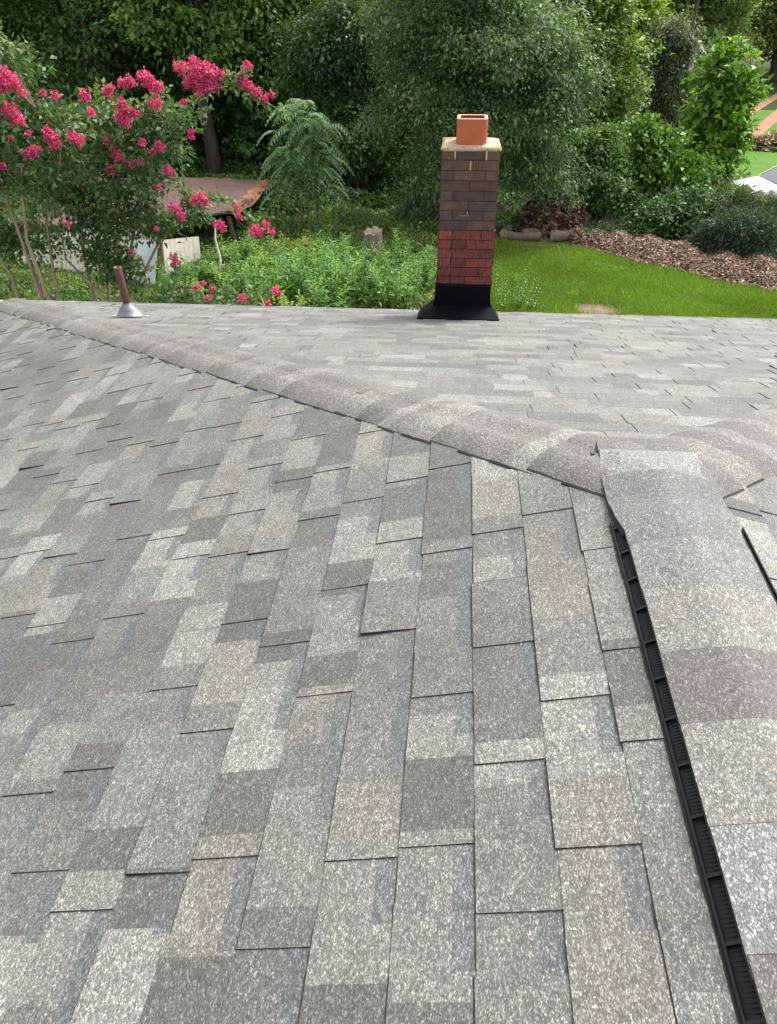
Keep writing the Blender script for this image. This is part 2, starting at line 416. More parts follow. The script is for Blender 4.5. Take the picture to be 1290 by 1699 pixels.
def ridge_vent(s):
    mb = MB(); ya, yb = YB+.1, VY
    zp = lambda x: -P*abs(x)
    # sloping louvre bed
    X0, X1 = (.138, .156) if s < 0 else (.138, .172)
    Z0, Z1 = zp(X0)+.020, zp(X1)+(.006 if s < 0 else .016)
    def V(x, y, z): return (s*x, y, z)
    mb.face([V(X0-.02, ya, Z0), V(X0-.02, yb, Z0), V(X1, yb, Z1), V(X1, ya, Z1)][::-1 if s < 0 else 1], (1, 1, 1), 0)
    mb.face([V(0, yb, .012), V(X0-.02, yb, Z0), V(X1, yb, Z1), V(X1, yb, zp(X1)), V(0, yb, 0)], (1, 1, 1), 0)
    # fine ribs
    y = yb-.006
    nx = X1-X0+.02; i = 0
    while y > -3.4:
        p = [V(X0-.018, y, Z0+.0025), V(X1-.004, y, Z1+.0022), V(X1-.004, y-.0035, Z1+.0022), V(X0-.018, y-.0035, Z0+.0025)]
        q = [(a[0], a[1], a[2]-.0035) for a in p]
        mb.face(p, (1, 1, 1), 0); mb.face([p[0], p[1], q[1], q[0]]); mb.face([p[3], p[2], q[2], q[3]])
        y -= .0068; i += 1
    # cross dividers
    y = yb-.001
    while y > ya and s < 0:
        p0 = [V(X0-.01, y, Z0+.008), V(X1+.002, y, Z1+.006), V(X1+.002, y-.006, Z1+.006), V(X0-.01, y-.006, Z0+.008)]
        mb.face(p0, (1, 1, 1), 1)
        for a_, b_ in zip(p0, p0[1:]+p0[:1]): mb.face([a_, b_, (b_[0], b_[1], b_[2]-.012), (a_[0], a_[1], a_[2]-.012)], (1, 1, 1), 1)
        y -= .103
    # baffle lip: small L rail standing proud
    r0 = [(X1, zp(X1)+.002), (X1, Z1+.006), (X1+.002, Z1+.007), (X1+.005, Z1+.005), (X1+.007, Z1-.001), (X1+.009, zp(X1+.009)+.006), (X1+.009, zp(X1+.009)+.0005)]
    for y0 in np.arange(yb, ya, -1.22):
        y1 = max(y0-1.217, ya); ye = y0+(.02 if y0 == yb else 0)
        rows = [[V(a_, ye, c_) for a_, c_ in r0], [V(a_, y1, c_) for a_, c_ in r0]]
        mb.grid(rows, (1, 1, 1), 1); mb.face(rows[0], (1, 1, 1), 1)
    return mb.build('ridge_vent', [M['blackmesh'], M['black']], house, offset=HP)
ridge_vent(-1); ridge_vent(1)

# ---- chimney
CX, CYF, CZ0 = -.512, 4.38, -.94
CW = .446; CH = 1.031/14; CD = .446
def brickmat():
    m, nt, b = newmat('chimney_brick')
    a = N(nt, 'ShaderNodeAttribute', attribute_name='col')
    v = coords(nt); n1 = noise(nt, v, 14, 5, .65); n2 = noise(nt, coords(nt, (1, 1, .09)), 150, 2, .5); n3 = noise(nt, v, 3.5, 3)
    c = mixc(nt, 'MULTIPLY', 1., a.outputs['Color'], ramp(nt, n1, [(.25, .55), (.75, 1.5)]))
    sep = N(nt, 'ShaderNodeSeparateColor'); nt.links.new(a.outputs['Color'], sep.inputs[0])
    redm = ramp(nt, sep.outputs[0], [(.087, 0.), (.092, 1.)])
    st = ramp(nt, n2, [(.60, 0.), (.70, .55)])
    mm = N(nt, 'ShaderNodeMath', operation='MULTIPLY'); nt.links.new(redm, mm.inputs[0]); nt.links.new(st, mm.inputs[1])
    c = mixc(nt, 'MIX', mm.outputs[0], c, (.27, .10, .07))
    dk = ramp(nt, n2, [(.36, .35), (.46, 1.)])
    c = mixc(nt, 'MULTIPLY', redm, c, dk)
    nt.links.new(c, b.inputs['Base Color']); b.inputs['Roughness'].default_value = .75
    bump(nt, b, n2, .5, .006)
    return m
mb = MB()
x0, x1 = CX-CW/2, CX+CW/2; y0, y1 = CYF, CYF+CD
mb.box((x0+.006, y0+.006, G), (x1-.006, y1-.006, CZ0+14*CH-.004), (.03, .02, .018))
for r in range(-44, 14):
    z0 = CZ0+r*CH
    red = r < 6
    if z0 < G: continue
    cuts = [0, .23, .77, 1] if (r % 2 == 1) else [0, .5, 1]
    if red: cuts = [0, .24, .76, 1] if (r % 2 == 1) else [0, .23, .5, 1]
    gap = .006 if not red else .006
    for face in range(4):
        for k, (c0, c1) in enumerate(zip(cuts, cuts[1:])):
            if red: col = np.array(((.135, .026, .018), (.108, .021, .015), (.092, .018, .014), (.165, .032, .022))[rng.integers(4)])*rng.uniform(.8, 1.15)
            else: col = np.array(((.060, .032, .026), (.075, .038, .028), (.050, .031, .030), (.085, .044, .031))[rng.integers(4)])*rng.uniform(.85, 1.15)
            if r == 13: col = np.array((.075, .05, .03)) if k != 1 else np.array((.045, .035, .03))
            a0, a1 = c0*CW+gap/2, c1*CW-gap/2
            j = rng.uniform(-.0012, .0015) + (.004 if red else 0); tl = .004 if red else .001
            za, zb_ = z0+gap*.5+rng.uniform(-.001, .001), z0+CH-gap*.7
            def fn(p, face=face):
                a, d, z = p
                d2 = d - (tl if z < (za+zb_)/2 else 0)
                if face == 0: return (x0+a, y0+d2, z)
                if face == 1: return (x1-d2, y0+a, z)
                if face == 2: return (x1-a, y1-d2, z)
                return (x0+d2, y1-a, z)
            e0 = .0 if face % 2 == 0 else .012
            if k == 0 and face % 2: a0 = .012
            if k == len(cuts)-2 and face % 2: a1 = CW-.012
            mb.box((a0, -j, za), (a1, .05, zb_), tuple(col), 0, fn)
# pale mortar smears
for (fx, r, wd, ht, cc) in ((.235, 13, .010, 1, (.55, .36, .15)), (.765, 13, .012, 1, (.55, .40, .18)), (.505, 12, .008, .95, (.50, .34, .17)), (.49, 7.6, .006, .35, (.5, .36, .2)), (.44, 7.45, .07, .09, (.40, .26, .14))):
    zc = CZ0+r*CH; mb.box((x0+fx*CW-wd/2, y0-.0035, zc+.002), (x0+fx*CW+wd/2, y0+.02, zc+CH*ht-.002), cc)
chim = mb.build('chimney', brickmat(), house, offset=HP)
chim['label'] = 'brick chimney, brown above and red below'
zt = CZ0+14*CH
# mortar crown
def rrect(w_, d_, r_, n=5):
    pts = []
    for (sx, sy, a0) in ((1, 1, 0), (-1, 1, 90), (-1, -1, 180), (1, -1, 270)):
        for i in range(n):
            a = math.radians(a0+90*i/(n-1)); pts.append((sx*(w_/2-r_)+r_*math.cos(a), sy*(d_/2-r_)+r_*math.sin(a)))
    return pts
mb = MB(); cyc = CYF+CD/2
rows = []
prng = random.Random(4)
jit = [prng.uniform(-.006, .006) for _ in range(40)]; 
def ring(w_, d_, r_, z_, jz=0):
    base = rrect(w_, d_, r_, 10); out = []
    for i, (a, c) in enumerate(base):
        k = 1+jit[i % 40]*2.0; out.append((CX+a*k, cyc+c*k, z_+jz*jit[(i*7) % 40]))
    return out+[out[0]]
for (w_, r_, z_, jz) in ((.43, .01, zt-.006, 0), (.452, .018, zt-.012, 1), (.458, .02, zt-.002, 1.2), (.448, .03, zt+.008, 1.), (.40, .05, zt+.016, .6), (.30, .05, zt+.026, .4), (.23, .03, zt+.032, .2)):
    rows.append(ring(w_, w_, r_, z_, jz))
mb.grid(rows)
m, nt, b_ = newmat('crown_mortar'); v = coords(nt)
n1 = noise(nt, v, 22, 6, .7); n2 = noise(nt, v, 6, 3)
c = ramp(nt, n1, [(.3, (.15, .09, .05)), (.48, (.33, .28, .22)), (.7, (.46, .42, .36))])
c = mixc(nt, 'MULTIPLY', 1., c, ramp(nt, n2, [(.35, (1, .72, .45)), (.6, (1, 1, 1))]))
nt.links.new(c, b_.inputs['Base Color']); b_.inputs['Roughness'].default_value = .9; bump(nt, b_, n1, .8, .008)
mb.build('chimney_crown', m, chim, smooth=True)
# flue liner: rounded square clay tube
mb = MB(); fw = .232; zf0, zf1 = zt+.01, zt+.200
def rr(w_, r_, z_):
    p = [(CX+a, cyc-.05+c_, z_) for a, c_ in rrect(w_, w_, r_, 7)]; return p+[p[0]]
mb.grid([rr(fw, .04, zf0), rr(fw, .04, zf1-.004)], (.37, .098, .045))
mb.grid([rr(fw, .04, zf1-.004), rr(fw-.006, .038, zf1), rr(fw-.044, .026, zf1), rr(fw-.05, .024, zf1-.003)], (.50, .29, .20))
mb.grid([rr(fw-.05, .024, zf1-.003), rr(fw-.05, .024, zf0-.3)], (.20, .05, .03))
mb.build('flue_liner', attrmat('terracotta', .7, .3, nscale=9, var=.12, bmp=.1), chim)
for ch in list(chim.children): ch.location = (0, 0, 0)
# shift children meshes into the house frame
for ch in chim.children:
    ch.data.transform(Matrix.Translation((0, 0, -G)))
# black metal flashing: a box collar over a flared apron lying on the slope
mb = MB(); BW = .475; bx0, bx1 = CX-.030-BW/2+.022, CX-.030+BW/2+.022; by0, by1 = CYF-.022, CYF+CD+.02
zz = lambda y, o: -P*y+o
def collar(o0, o1, g0, g1):   # ring between two offsets
    a = [(bx0-g0, by0-g0, 0), (bx1+g0, by0-g0, 0), (bx1+g0, by1+g0, 0), (bx0-g0, by1+g0, 0)]
    c = [(bx0-g1, by0-g1, 0), (bx1+g1, by0-g1, 0), (bx1+g1, by1+g1, 0), (bx0-g1, by1+g1, 0)]
    return a, c
topz = CZ0+.012
bot = [(x, y, zz(y, .15)) for x, y in ((bx0, by0), (bx1, by0), (bx1, by1), (bx0, by1))]
bot[0] = (bx0, by0, zz(by0, .125)); bot[1] = (bx1, by0, zz(by0, .125))
mid = [(bx0+.008, by0+.006, topz-.02), (bx1-.008, by0+.006, topz-.02), (bx1-.008, by1-.01, topz-.02), (bx0+.008, by1-.01, topz-.02)]
top = [(x0-.008, y0-.008, topz), (x1+.008, y0-.008, topz), (x1+.008, y1+.008, topz), (x0-.008, y1+.008, topz)]
inn = [(x0+.003, y0+.003, topz+.004), (x1-.003, y0+.003, topz+.004), (x1-.003, y1-.003, topz+.004), (x0+.003, y1-.003, topz+.004)]
fl = [(-.893, 4.215), (-.205, 4.225), (-.19, by1+.06), (-.91, by1+.06)]
flare = [(x, y, zz(y, .014)) for x, y in fl]; flb = [(x, y, zz(y, -.003)) for x, y in fl]
lip = [(x+dx, y+dy, z+.004) for (x, y, z), (dx, dy) in zip(bot, ((-.006, -.006), (.006, -.006), (.006, .006), (-.006, .006)))]
lp2 = [(p[0], p[1], p[2]-.012) for p in lip]
for A_, B_ in ((inn, top), (top, mid), (mid, bot), (lip, lp2), (lp2, flare), (flare, flb), (bot, lip)):
    for i in range(4): mb.face([A_[i], A_[(i+1) % 4], B_[(i+1) % 4], B_[i]][::-1])
fo = mb.build('flashing', M['flash'], chim, offset=HP)
fo['label'] = 'black flared metal flashing'

# ---- plumbing vent pipe with its boot
VP = np.array((-3.19, 3.80, -P*3.80))
mb = MB(); R_ = .031; rows = []
axis = np.array((-.035, -.03, 1.0))
def cring(c, r, n=20): return [(c[0]+r*math.cos(2*PI*k/n), c[1]+r*math.sin(2*PI*k/n), c[2]) for k in range(n+1)]
zb_, ztp = .04, .405
mb.grid([cring(VP+axis*z_, R_) for z_ in (zb_, ztp-.002)]+[cring(VP+axis*ztp, R_-.001), cring(VP+axis*ztp, R_-.006), cring(VP+axis*.1, R_-.006)], lambda i, j: (.075, .026, .018) if i != 2 else (.2, .1, .08))
vp = mb.build('vent_pipe', attrmat('painted_pipe', .5, .5, nscale=40, var=.2, bmp=.1), house, smooth=True, offset=HP)
mb = MB(); rows = []
def onroof(x, y, o): return (x, y, -P*y+o)
n = 24
def rring(r, o, ry=1.0): return [onroof(VP[0]+.008+r*math.cos(2*PI*k/n), VP[1]+r*ry*math.sin(2*PI*k/n), o) for k in range(n+1)]
tz = VP+axis*.115
mb.grid([rring(.112, .010), rring(.112, .014), rring(.106, .017), rring(.086, .055), cring((tz[0], tz[1], tz[2]-.012), .044, n), cring(tz, .037, n), cring((tz[0], tz[1], tz[2]+.006), .033, n)])
mb.build('pipe_boot', simple('galvanised_boot', (.14, .138, .148), .5, .4, nscale=12, var=.25), vp, smooth=True, offset=HP)
mb = MB(); mb.grid([rring(.118, .010), rring(.148, .011, .9)])
mb.build('boot_flange', simple('boot_flange_paint', (.3, .3, .3), .5, .2, nscale=12, var=.2), vp, offset=HP)

# ------------------------------------------------------------------ ground, lawn, mulch, road
def structure(o, kind='structure'): o['kind'] = kind; return o
m, nt, b_ = newmat('ground_litter'); v = coords(nt)
n1 = noise(nt, v, .7, 6, .7); n2 = noise(nt, v, 12, 5, .7)
c = ramp(nt, n1, [(.38, (.030, .055, .014)), (.56, (.045, .060, .022)), (.70, (.075, .060, .035))])
c = mixc(nt, 'MULTIPLY', 1., c, ramp(nt, n2, [(.3, .5), (.7, 1.5)]))
nt.links.new(c, b_.inputs['Base Color']); b_.inputs['Roughness'].default_value = 1; b_.inputs['Specular IOR Level'].default_value = .1; bump(nt, b_, n2, .6, .05)
mb = MB(); mb.face([(-260, -160, G), (260, -160, G), (260, 420, G), (-260, 420, G)])
structure(mb.build('ground', m))
LM = []
def sheet(name, pts, z, mat, kind='structure'):
    mb = MB(); mb.face([(p[0], p[1], z) for p in pts]); o = mb.build(name, mat); structure(o, kind); return o
m, nt, b_ = newmat('lawn_turf'); v = coords(nt)
n1 = noise(nt, v, 1.1, 5, .6); n2 = noise(nt, v, 30, 4, .7)
c = ramp(nt, n1, [(.3, (.055, .13, .014)), (.55, (.075, .165, .018)), (.74, (.12, .14, .04))])
c = mixc(nt, 'MULTIPLY', 1., c, ramp(nt, n2, [(.3, .6), (.7, 1.35)]))
nt.links.new(c, b_.inputs['Base Color']); b_.inputs['Roughness'].default_value = .9; b_.inputs['Specular IOR Level'].default_value = .15; bump(nt, b_, n2, .5, .03)
turf = m
lawn_poly = [tuple(gr(u, v_)[:2]) for u, v_ in ((800, 640), (1700, 640), (1600, 500), (1290, 484), (1190, 466), (1080, 440), (1000, 418), (960, 408), (900, 400), (840, 398), (780, 430), (740, 470))]
sheet('lawn', lawn_poly, G+.004, turf)
bare = simple('bare_soil', (.115, .09, .045), .95, nscale=9, var=.45, bmp=.4)
def blob(cx, cy, rx, ry, seed, n=26):
    r = random.Random(seed); ph = [r.uniform(0, 6.28) for _ in range(4)]
    return [(cx+rx*(1+.22*math.sin(2*a+ph[0])+.14*math.sin(5*a+ph[1])+.1*math.sin(9*a+ph[2]))*math.cos(a), cy+ry*(1+.2*math.sin(3*a+ph[3])+.12*math.sin(7*a+ph[0]))*math.sin(a)) for a in (2*PI*i/n for i in range(n))]
p1 = gr(990, 515); sheet('bare_patch', blob(p1[0], p1[1], .55, .45, 1), G+.008, bare)
p1 = gr(905, 392); sheet('bare_patch', blob(p1[0]-.2, p1[1], 1.5, .75, 2), G+.012, simple('dry_soil', (.15, .105, .07), .95, nscale=7, var=.4, bmp=.4))
# worn track across the lawn
tr = [gr(*q)[:2] for q in ((925, 408), (935, 430), (955, 458), (975, 483), (985, 505))]
mb = MB()
for a, c in zip(tr, tr[1:]): mb.face([(a[0]-.018, a[1], G+.016), (c[0]-.018, c[1], G+.016), (c[0]+.018, c[1], G+.016), (a[0]+.018, a[1], G+.016)])
structure(mb.build('path', bare))
# far lawn and clay track
sheet('lawn', [tuple(gr(u, v_)[:2]) for u, v_ in ((1080, 330), (1500, 330), (1420, 190), (1215, 180), (1150, 250))], G+.005, turf).name = 'far_lawn'
clay = simple('red_clay', (.30, .13, .08), .95, nscale=3, var=.3, bmp=.3)
for qa in (((1195, 262), (1222, 262), (1300, 192), (1300, 172)), ((1205, 205), (1225, 205), (1300, 158), (1300, 148))):
    sheet('road', [tuple(gr(u, v_)[:2]) for u, v_ in qa], G+.012, clay)

# grass blades on the lawn, as one mass
def in_poly(x, y, poly):
    c = np.zeros(len(x), bool); j = len(poly)-1
    for i in range(len(poly)):
        xi, yi = poly[i]; xj, yj = poly[j]
        c ^= ((yi > y) != (yj > y)) & (x < (xj-xi)*(y-yi)/(yj-yi+1e-12)+xi); j = i
    return c
def grass(poly, n, h0, h1, cols, mask=None, wid=.012):
    px = np.array([p[0] for p in poly]); py = np.array([p[1] for p in poly])
    x = rng.uniform(px.min(), px.max(), n); y = rng.uniform(py.min(), py.max(), n)
    k = in_poly(x, y, poly)
    if mask is not None: k &= mask(x, y)
    x, y = x[k], y[k]; n = len(x)
    h = rng.uniform(h0, h1, n)*(1+.5*np.sin(x*2.3+1)*np.sin(y*1.9)); a = rng.uniform(0, 2*PI, n)
    B = np.stack([x, y, np.full(n, G)], 1); S = np.stack([np.cos(a), np.sin(a), 0*a], 1)
    lean = rng.normal(size=(n, 3))*.45*h[:, None]; lean[:, 2] = h
    wv = wid*rng.uniform(.6, 1.5, n)[:, None]
    V = np.stack([B-S*wv, B+S*wv, B+lean], 1)
    ci = rng.integers(len(cols), size=n); C = np.array(cols)[ci]*rng.uniform(.75, 1.25, (n, 1))
    patch = .5+.5*np.sin(x*1.7+np.sin(y*1.3)*1.5)*np.sin(y*2.1+x*.4)
    C = C*(.85+.3*patch[:, None])
    return V, C
vis = [tuple(gr(u, v_)[:2]) for u, v_ in ((800, 620), (1690, 620), (1590, 498), (1290, 484), (1190, 466), (1080, 440), (1000, 418), (960, 405), (900, 396), (830, 396), (790, 430))]
pb = gr(990, 515); pc = gr(905, 392)
def lmask(x, y):
    d1 = np.hypot((x-pb[0])/.5, (y-pb[1])/.4); d2 = np.hypot((x-pc[0]+.2)/1.4, (y-pc[1])/.7)
    nz = np.sin(x*3.1+np.sin(y*2.3)*2)*np.sin(y*3.7+np.sin(x*1.7)*2)
    keep = (nz < rng.uniform(.45, 1.3, len(x))) & (d1 > rng.uniform(.6, 1.3, len(x))) & (d2 > rng.uniform(.6, 1.35, len(x)))
    for a, c in zip(tr, tr[1:]):
        t = np.clip((y-a[1])/(c[1]-a[1]), 0, 1); keep &= ~((np.abs(x-(a[0]+(c[0]-a[0])*t)) < .05) & (y < max(a[1], c[1])) & (y > min(a[1], c[1])) & (rng.random(len(x)) < .45))
    return keep
V, C = grass(vis, 330000, .03, .085, [(.115, .235, .018), (.145, .28, .024), (.095, .20, .018), (.19, .29, .04), (.21, .23, .06)], lmask)
tag(link('grass', quads_mesh('grass', V, C, M['grassblade'], 3), None), 'short bright green grass growing across the yard', 'grass', kind='stuff')

# mulch bed: low mound of chips
mpoly = [tuple(gr(u, v_)[:2]) for u, v_ in ((1500, 520), (1290, 482), (1190, 464), (1080, 438), (1000, 418), (960, 408), (955, 396), (1000, 388), (1080, 396), (1150, 415), (1210, 432), (1290, 436), (1500, 440))]
cx_, cy_ = [p[0] for p in mpoly], [p[1] for p in mpoly]
edge_front = [gr(u, v_)[:2] for u, v_ in ((1700, 545), (1290, 483), (1190, 464), (1080, 439), (1000, 419), (945, 405))]
edge_back = [gr(u, v_)[:2] for u, v_ in ((1700, 460), (1290, 430), (1190, 420), (1080, 398), (1000, 388), (945, 395))]
def mulch_h(t): return .22*math.sin(PI*min(1, max(0, t)))**.8
mb = MB(); NB = 60; rows = []
ef = np.array(edge_front); eb = np.array(edge_back)
def along(e, s):
    q = s*(len(e)-1); i = min(int(q), len(e)-2); return e[i]*(1-(q-i))+e[i+1]*(q-i)
for j in range(13):
    t = j/12; row = []
    for i in range(NB+1):
        s = i/NB; p = along(ef, s)*(1-t)+along(eb, s)*t
        row.append((p[0], p[1]+.06*math.sin(i*1.3), G+.002+mulch_h(t)*(.8+.25*math.sin(i*.9)+.2*math.sin(j*2+i*.37))))
    rows.append(row)
mb.grid(rows)
structure(mb.build('mulch_bed', simple('mulch', (.10, .058, .04), .95, nscale=25, var=.6, bmp=.8), smooth=True))
def chips_on(n, fpos, L0, L1, cols):
    B = fpos(n); D = rand_dir(n); D[:, 2] *= .35; D = unit(D); Nn = rand_dir(n); Nn[:, 2] = abs(Nn[:, 2])+.8; Nn = unit(Nn)
    S = unit(np.cross(D, Nn)); L = rng.uniform(L0, L1, n)[:, None]; W = L*rng.uniform(.2, .45, n)[:, None]
    V = np.stack([B-D*L/2-S*W/2, B+D*L/2-S*W/2, B+D*L/2+S*W/2, B-D*L/2+S*W/2], 1)
    C = np.array(cols)[rng.integers(len(cols), size=n)]*rng.uniform(.7, 1.3, (n, 1))
    return V, C
def fmul(n):
    out = np.zeros((n, 3))
    for i in range(n):
        s = rng.uniform(.15, 1); t = rng.uniform(-.06, 1.03); p = along(ef, s)*(1-t)+along(eb, s)*t
        out[i] = (p[0], p[1]+rng.normal()*.05, G+.03+mulch_h(t)*(.9+.25*math.sin(s*NB*.9))+rng.uniform(0, .04))
    return out
V, C = chips_on(34000, fmul, .025, .085, [(.17, .10, .07), (.24, .155, .11), (.34, .25, .185), (.12, .065, .045), (.19, .115, .085), (.09, .05, .035), (.42, .34, .26)])
tag(link('wood_chips', quads_mesh('wood_chips', V, C, M['chip']), None), 'reddish brown wood chip mulch along the edge of the lawn', 'mulch', kind='stuff')

# ------------------------------------------------------------------ vegetation generators
def crown_mesh(name, blobs, nclump, nleaf, Ls, pal, mat, cr=.32, droop=.0, seed=0, shell=.55, tilt=.5, clumpvar=.25):
    """leaf clumps through the volume of several ellipsoids (cx,cy,cz,rx,ry,rz)"""
    wts = np.array([b[3]*b[4]*b[5] for b in blobs])**.75; wts /= wts.sum()
    bi = rng.choice(len(blobs), nclump, p=wts); B = np.array(blobs)[bi]
    d = rand_dir(nclump); rr_ = rng.uniform(shell**2, 1, nclump)**.5
    rr_ *= 1+.16*np.sin(d[:, 0]*5+d[:, 2]*7+seed)+.10*np.sin(d[:, 1]*11+seed*2)
    cc = B[:, :3]+d*B[:, 3:]*rr_[:, None]
    outw = unit(d*B[:, 3:])
    n = nclump*nleaf
    rs = np.repeat(rng.uniform(.6, 1.35, nclump)*cr, nleaf)[:, None]
    off = rng.normal(size=(n, 3))*np.array([1, 1, .55])*rs*.62
    ctr = np.repeat(cc, nleaf, 0)+off
    ctr[:, 2] -= droop*np.linalg.norm(off[:, :2], axis=1)
    D = unit(rand_dir(n)+np.repeat(outw, nleaf, 0)*.6+off/np.maximum(rs, .01)*.5+np.array([0, 0, -droop*1.5]))
    Nn = unit(rand_dir(n)*tilt+np.array([0, 0, .8])+np.repeat(outw, nleaf, 0)*.35)
    L = rng.uniform(.5, 1.5, n)*Ls[0]; W = L*Ls[1]*rng.uniform(.8, 1.2, n)
    V = leaf_quads(ctr, D, Nn, L, W)
    pc_ = np.array(pal)[rng.integers(len(pal), size=nclump)]*rng.uniform(1-clumpvar, 1+clumpvar, (nclump, 1))
    C = np.repeat(pc_, nleaf, 0)*rng.uniform(.75, 1.3, (n, 1))
    return quads_mesh(name, V, C, mat), cc
def limbs(mb, base, cc, nb, r0, col, ztop, fork=.35):
    base = Vector(base); k = 0
    for i in rng.choice(len(cc), min(nb, len(cc)), replace=False):
        tip = Vector(cc[i]); zf = base.z + (ztop-base.z)*rng.uniform(fork, .95)
        zf = min(zf, max(base.z+.3, tip.z-.2)); st = Vector((base.x, base.y, zf))
        mid = st.lerp(tip, .5)+Vector((rng.normal()*.15, rng.normal()*.15, .25+rng.uniform(0, .2)))
        rr_ = r0*(.45*(1-(zf-base.z)/max(.1, ztop-base.z))+.15)
        mb.tube([st, st.lerp(mid, .5)+Vector((0, 0, .05)), mid, tip], [rr_, rr_*.75, rr_*.5, rr_*.15], 5, col, False)
def tree_thing(name, loc, label, cat, blobs, nclump, nleaf, Ls, pal, mat, H, r0, barkc=(.09, .075, .06), group=None, nb=30, stems=None, **kw):
    t = empty(name, loc, label, cat, group)
    me, cc = crown_mesh('crown', blobs, nclump, nleaf, Ls, pal, mat, **kw)
    link('crown', me, None, t)
    mb = MB()
    stems = stems or [((0, 0, 0), (rng.normal()*.15, rng.normal()*.15, H))]
    for (a, c) in stems:
        a = Vector(a); c = Vector(c); pts = [a.lerp(c, f)+Vector((rng.normal()*.03*H*.3, rng.normal()*.03*H*.3, 0))*(0 < f < 1) for f in (0, .12, .3, .5, .7, .87, 1)]
        mb.tube(pts, [r0*1.35, r0, r0*.88, r0*.72, r0*.55, r0*.35, r0*.12], 9, barkc, False)
        limbs(mb, a.lerp(c, .0), cc, nb//len(stems), r0, barkc, c.z)
    mb.build('trunk', M['bark'], t, smooth=True)
    return t

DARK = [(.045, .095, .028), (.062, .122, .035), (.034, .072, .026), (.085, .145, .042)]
MIDG = [(.068, .145, .034), (.095, .185, .042), (.052, .11, .034), (.125, .205, .05)]
GREY = [(.088, .160, .062), (.118, .20, .075), (.062, .122, .050), (.16, .24, .10)]
LIME = [(.16, .26, .035), (.20, .29, .045), (.12, .21, .035), (.24, .32, .06)]
OLIVE = [(.10, .135, .06), (.10, .13, .06), (.07, .10, .05), (.12, .145, .075)]

def pxb(b, y, lst):
    out = []
    for (u, v_, ru, rv) in lst:
        c = at(u, v_, y); d = at(u+ru, v_, y); e = at(u, v_-rv, y)
        rx = abs(d[0]-c[0]); out.append((c[0]-b[0], c[1]-b[1], c[2]-b[2], rx, rx*.85, abs(e[2]-c[2])))
    return out
# forest behind the left half
fproto = []
for i in range(3):
    bl = [(0, 0, 5.2, 2.3, 2.3, 3.6), (rng.normal()*.8, rng.normal()*.8, 3.2, 2.5, 2.5, 2.0), (1.2*math.cos(i*2), 1.2*math.sin(i*2), 7.3, 1.7, 1.7, 2.1)]
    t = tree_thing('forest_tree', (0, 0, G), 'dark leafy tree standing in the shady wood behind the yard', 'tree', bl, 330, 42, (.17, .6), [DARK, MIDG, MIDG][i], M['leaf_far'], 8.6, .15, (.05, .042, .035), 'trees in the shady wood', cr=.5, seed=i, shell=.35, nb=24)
    fproto.append(t)
spots = []
tries = 0
while len(spots) < 34 and tries < 4000:
    tries += 1
    y = random.uniform(25.5, 45); x = random.uniform(-27, 3.5)
    if y < 28.5 and -12 < x < -7.5: continue
    if x > -2 and y < 29: continue
    if all(math.hypot(x-a, y-b_) > 2.6 for a, b_ in spots): spots.append((x, y))
for i, (x, y) in enumerate(spots):
    s = random.uniform(.85, 1.2)
    if i < 3: t = fproto[i]; t.location = (x, y, G); t.rotation_euler = (0, 0, random.uniform(0, 6)); t.scale = (s, s, s)
    else: dup(fproto[i % 3], (x, y, G), random.uniform(0, 6.28), s)
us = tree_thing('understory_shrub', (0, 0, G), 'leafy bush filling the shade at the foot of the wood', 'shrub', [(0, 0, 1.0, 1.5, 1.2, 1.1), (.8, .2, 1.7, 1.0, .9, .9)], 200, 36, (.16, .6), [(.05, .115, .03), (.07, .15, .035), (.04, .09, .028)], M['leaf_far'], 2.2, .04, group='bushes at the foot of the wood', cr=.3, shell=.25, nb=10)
uspots = [(-15, 22.5), (-13, 24), (-11.2, 23), (-10.4, 27), (-8.2, 27.5), (-6.2, 25.5), (-4.6, 23.8), (-3, 24.5), (-1.6, 22.8), (-7.4, 29), (-12.5, 28), (-5, 28), (-16.5, 26), (-2.2, 27.5), (-9.2, 30.5), (0, 25.5)]
for i, (x, y) in enumerate(uspots):
    if i == 0: us.location = (x, y, G)
    else: dup(us, (x, y, G), random.uniform(0, 6.28), random.uniform(.8, 1.25))
# big trunks at the wood's edge
def bare_trunk_tree(u, v_, y, r0, label, lean=0.):
    base = gr(u, v_); base = at(u, v_, y); base[2] = G
    bl = [(0, 0, 8.2, 2.8, 2.6, 2.2), (1.2, .5, 6.0, 1.8, 1.8, 1.6), (-1.2, -.6, 5.2, 1.6, 1.4, 1.5), (.6, -.5, 4.2, 1.1, .8, .8)]
    return tree_thing('tall_tree', base, label, 'tree', bl, 420, 42, (.17, .6), MIDG, M['leaf_far'], 9.5, r0, (.06, .05, .042), 'tall trunks at the edge of the wood', cr=.5, shell=.3, nb=20,
                      stems=[((0, 0, 0), (lean, 0, 9.5))])
bare_trunk_tree(358, 290, 25.0, .22, 'thick grey brown trunk rising behind the pink blossom and shed roof', -.3)
bare_trunk_tree(384, 250, 27.5, .17, 'thinner leaning trunk just right of the thick one', .9)

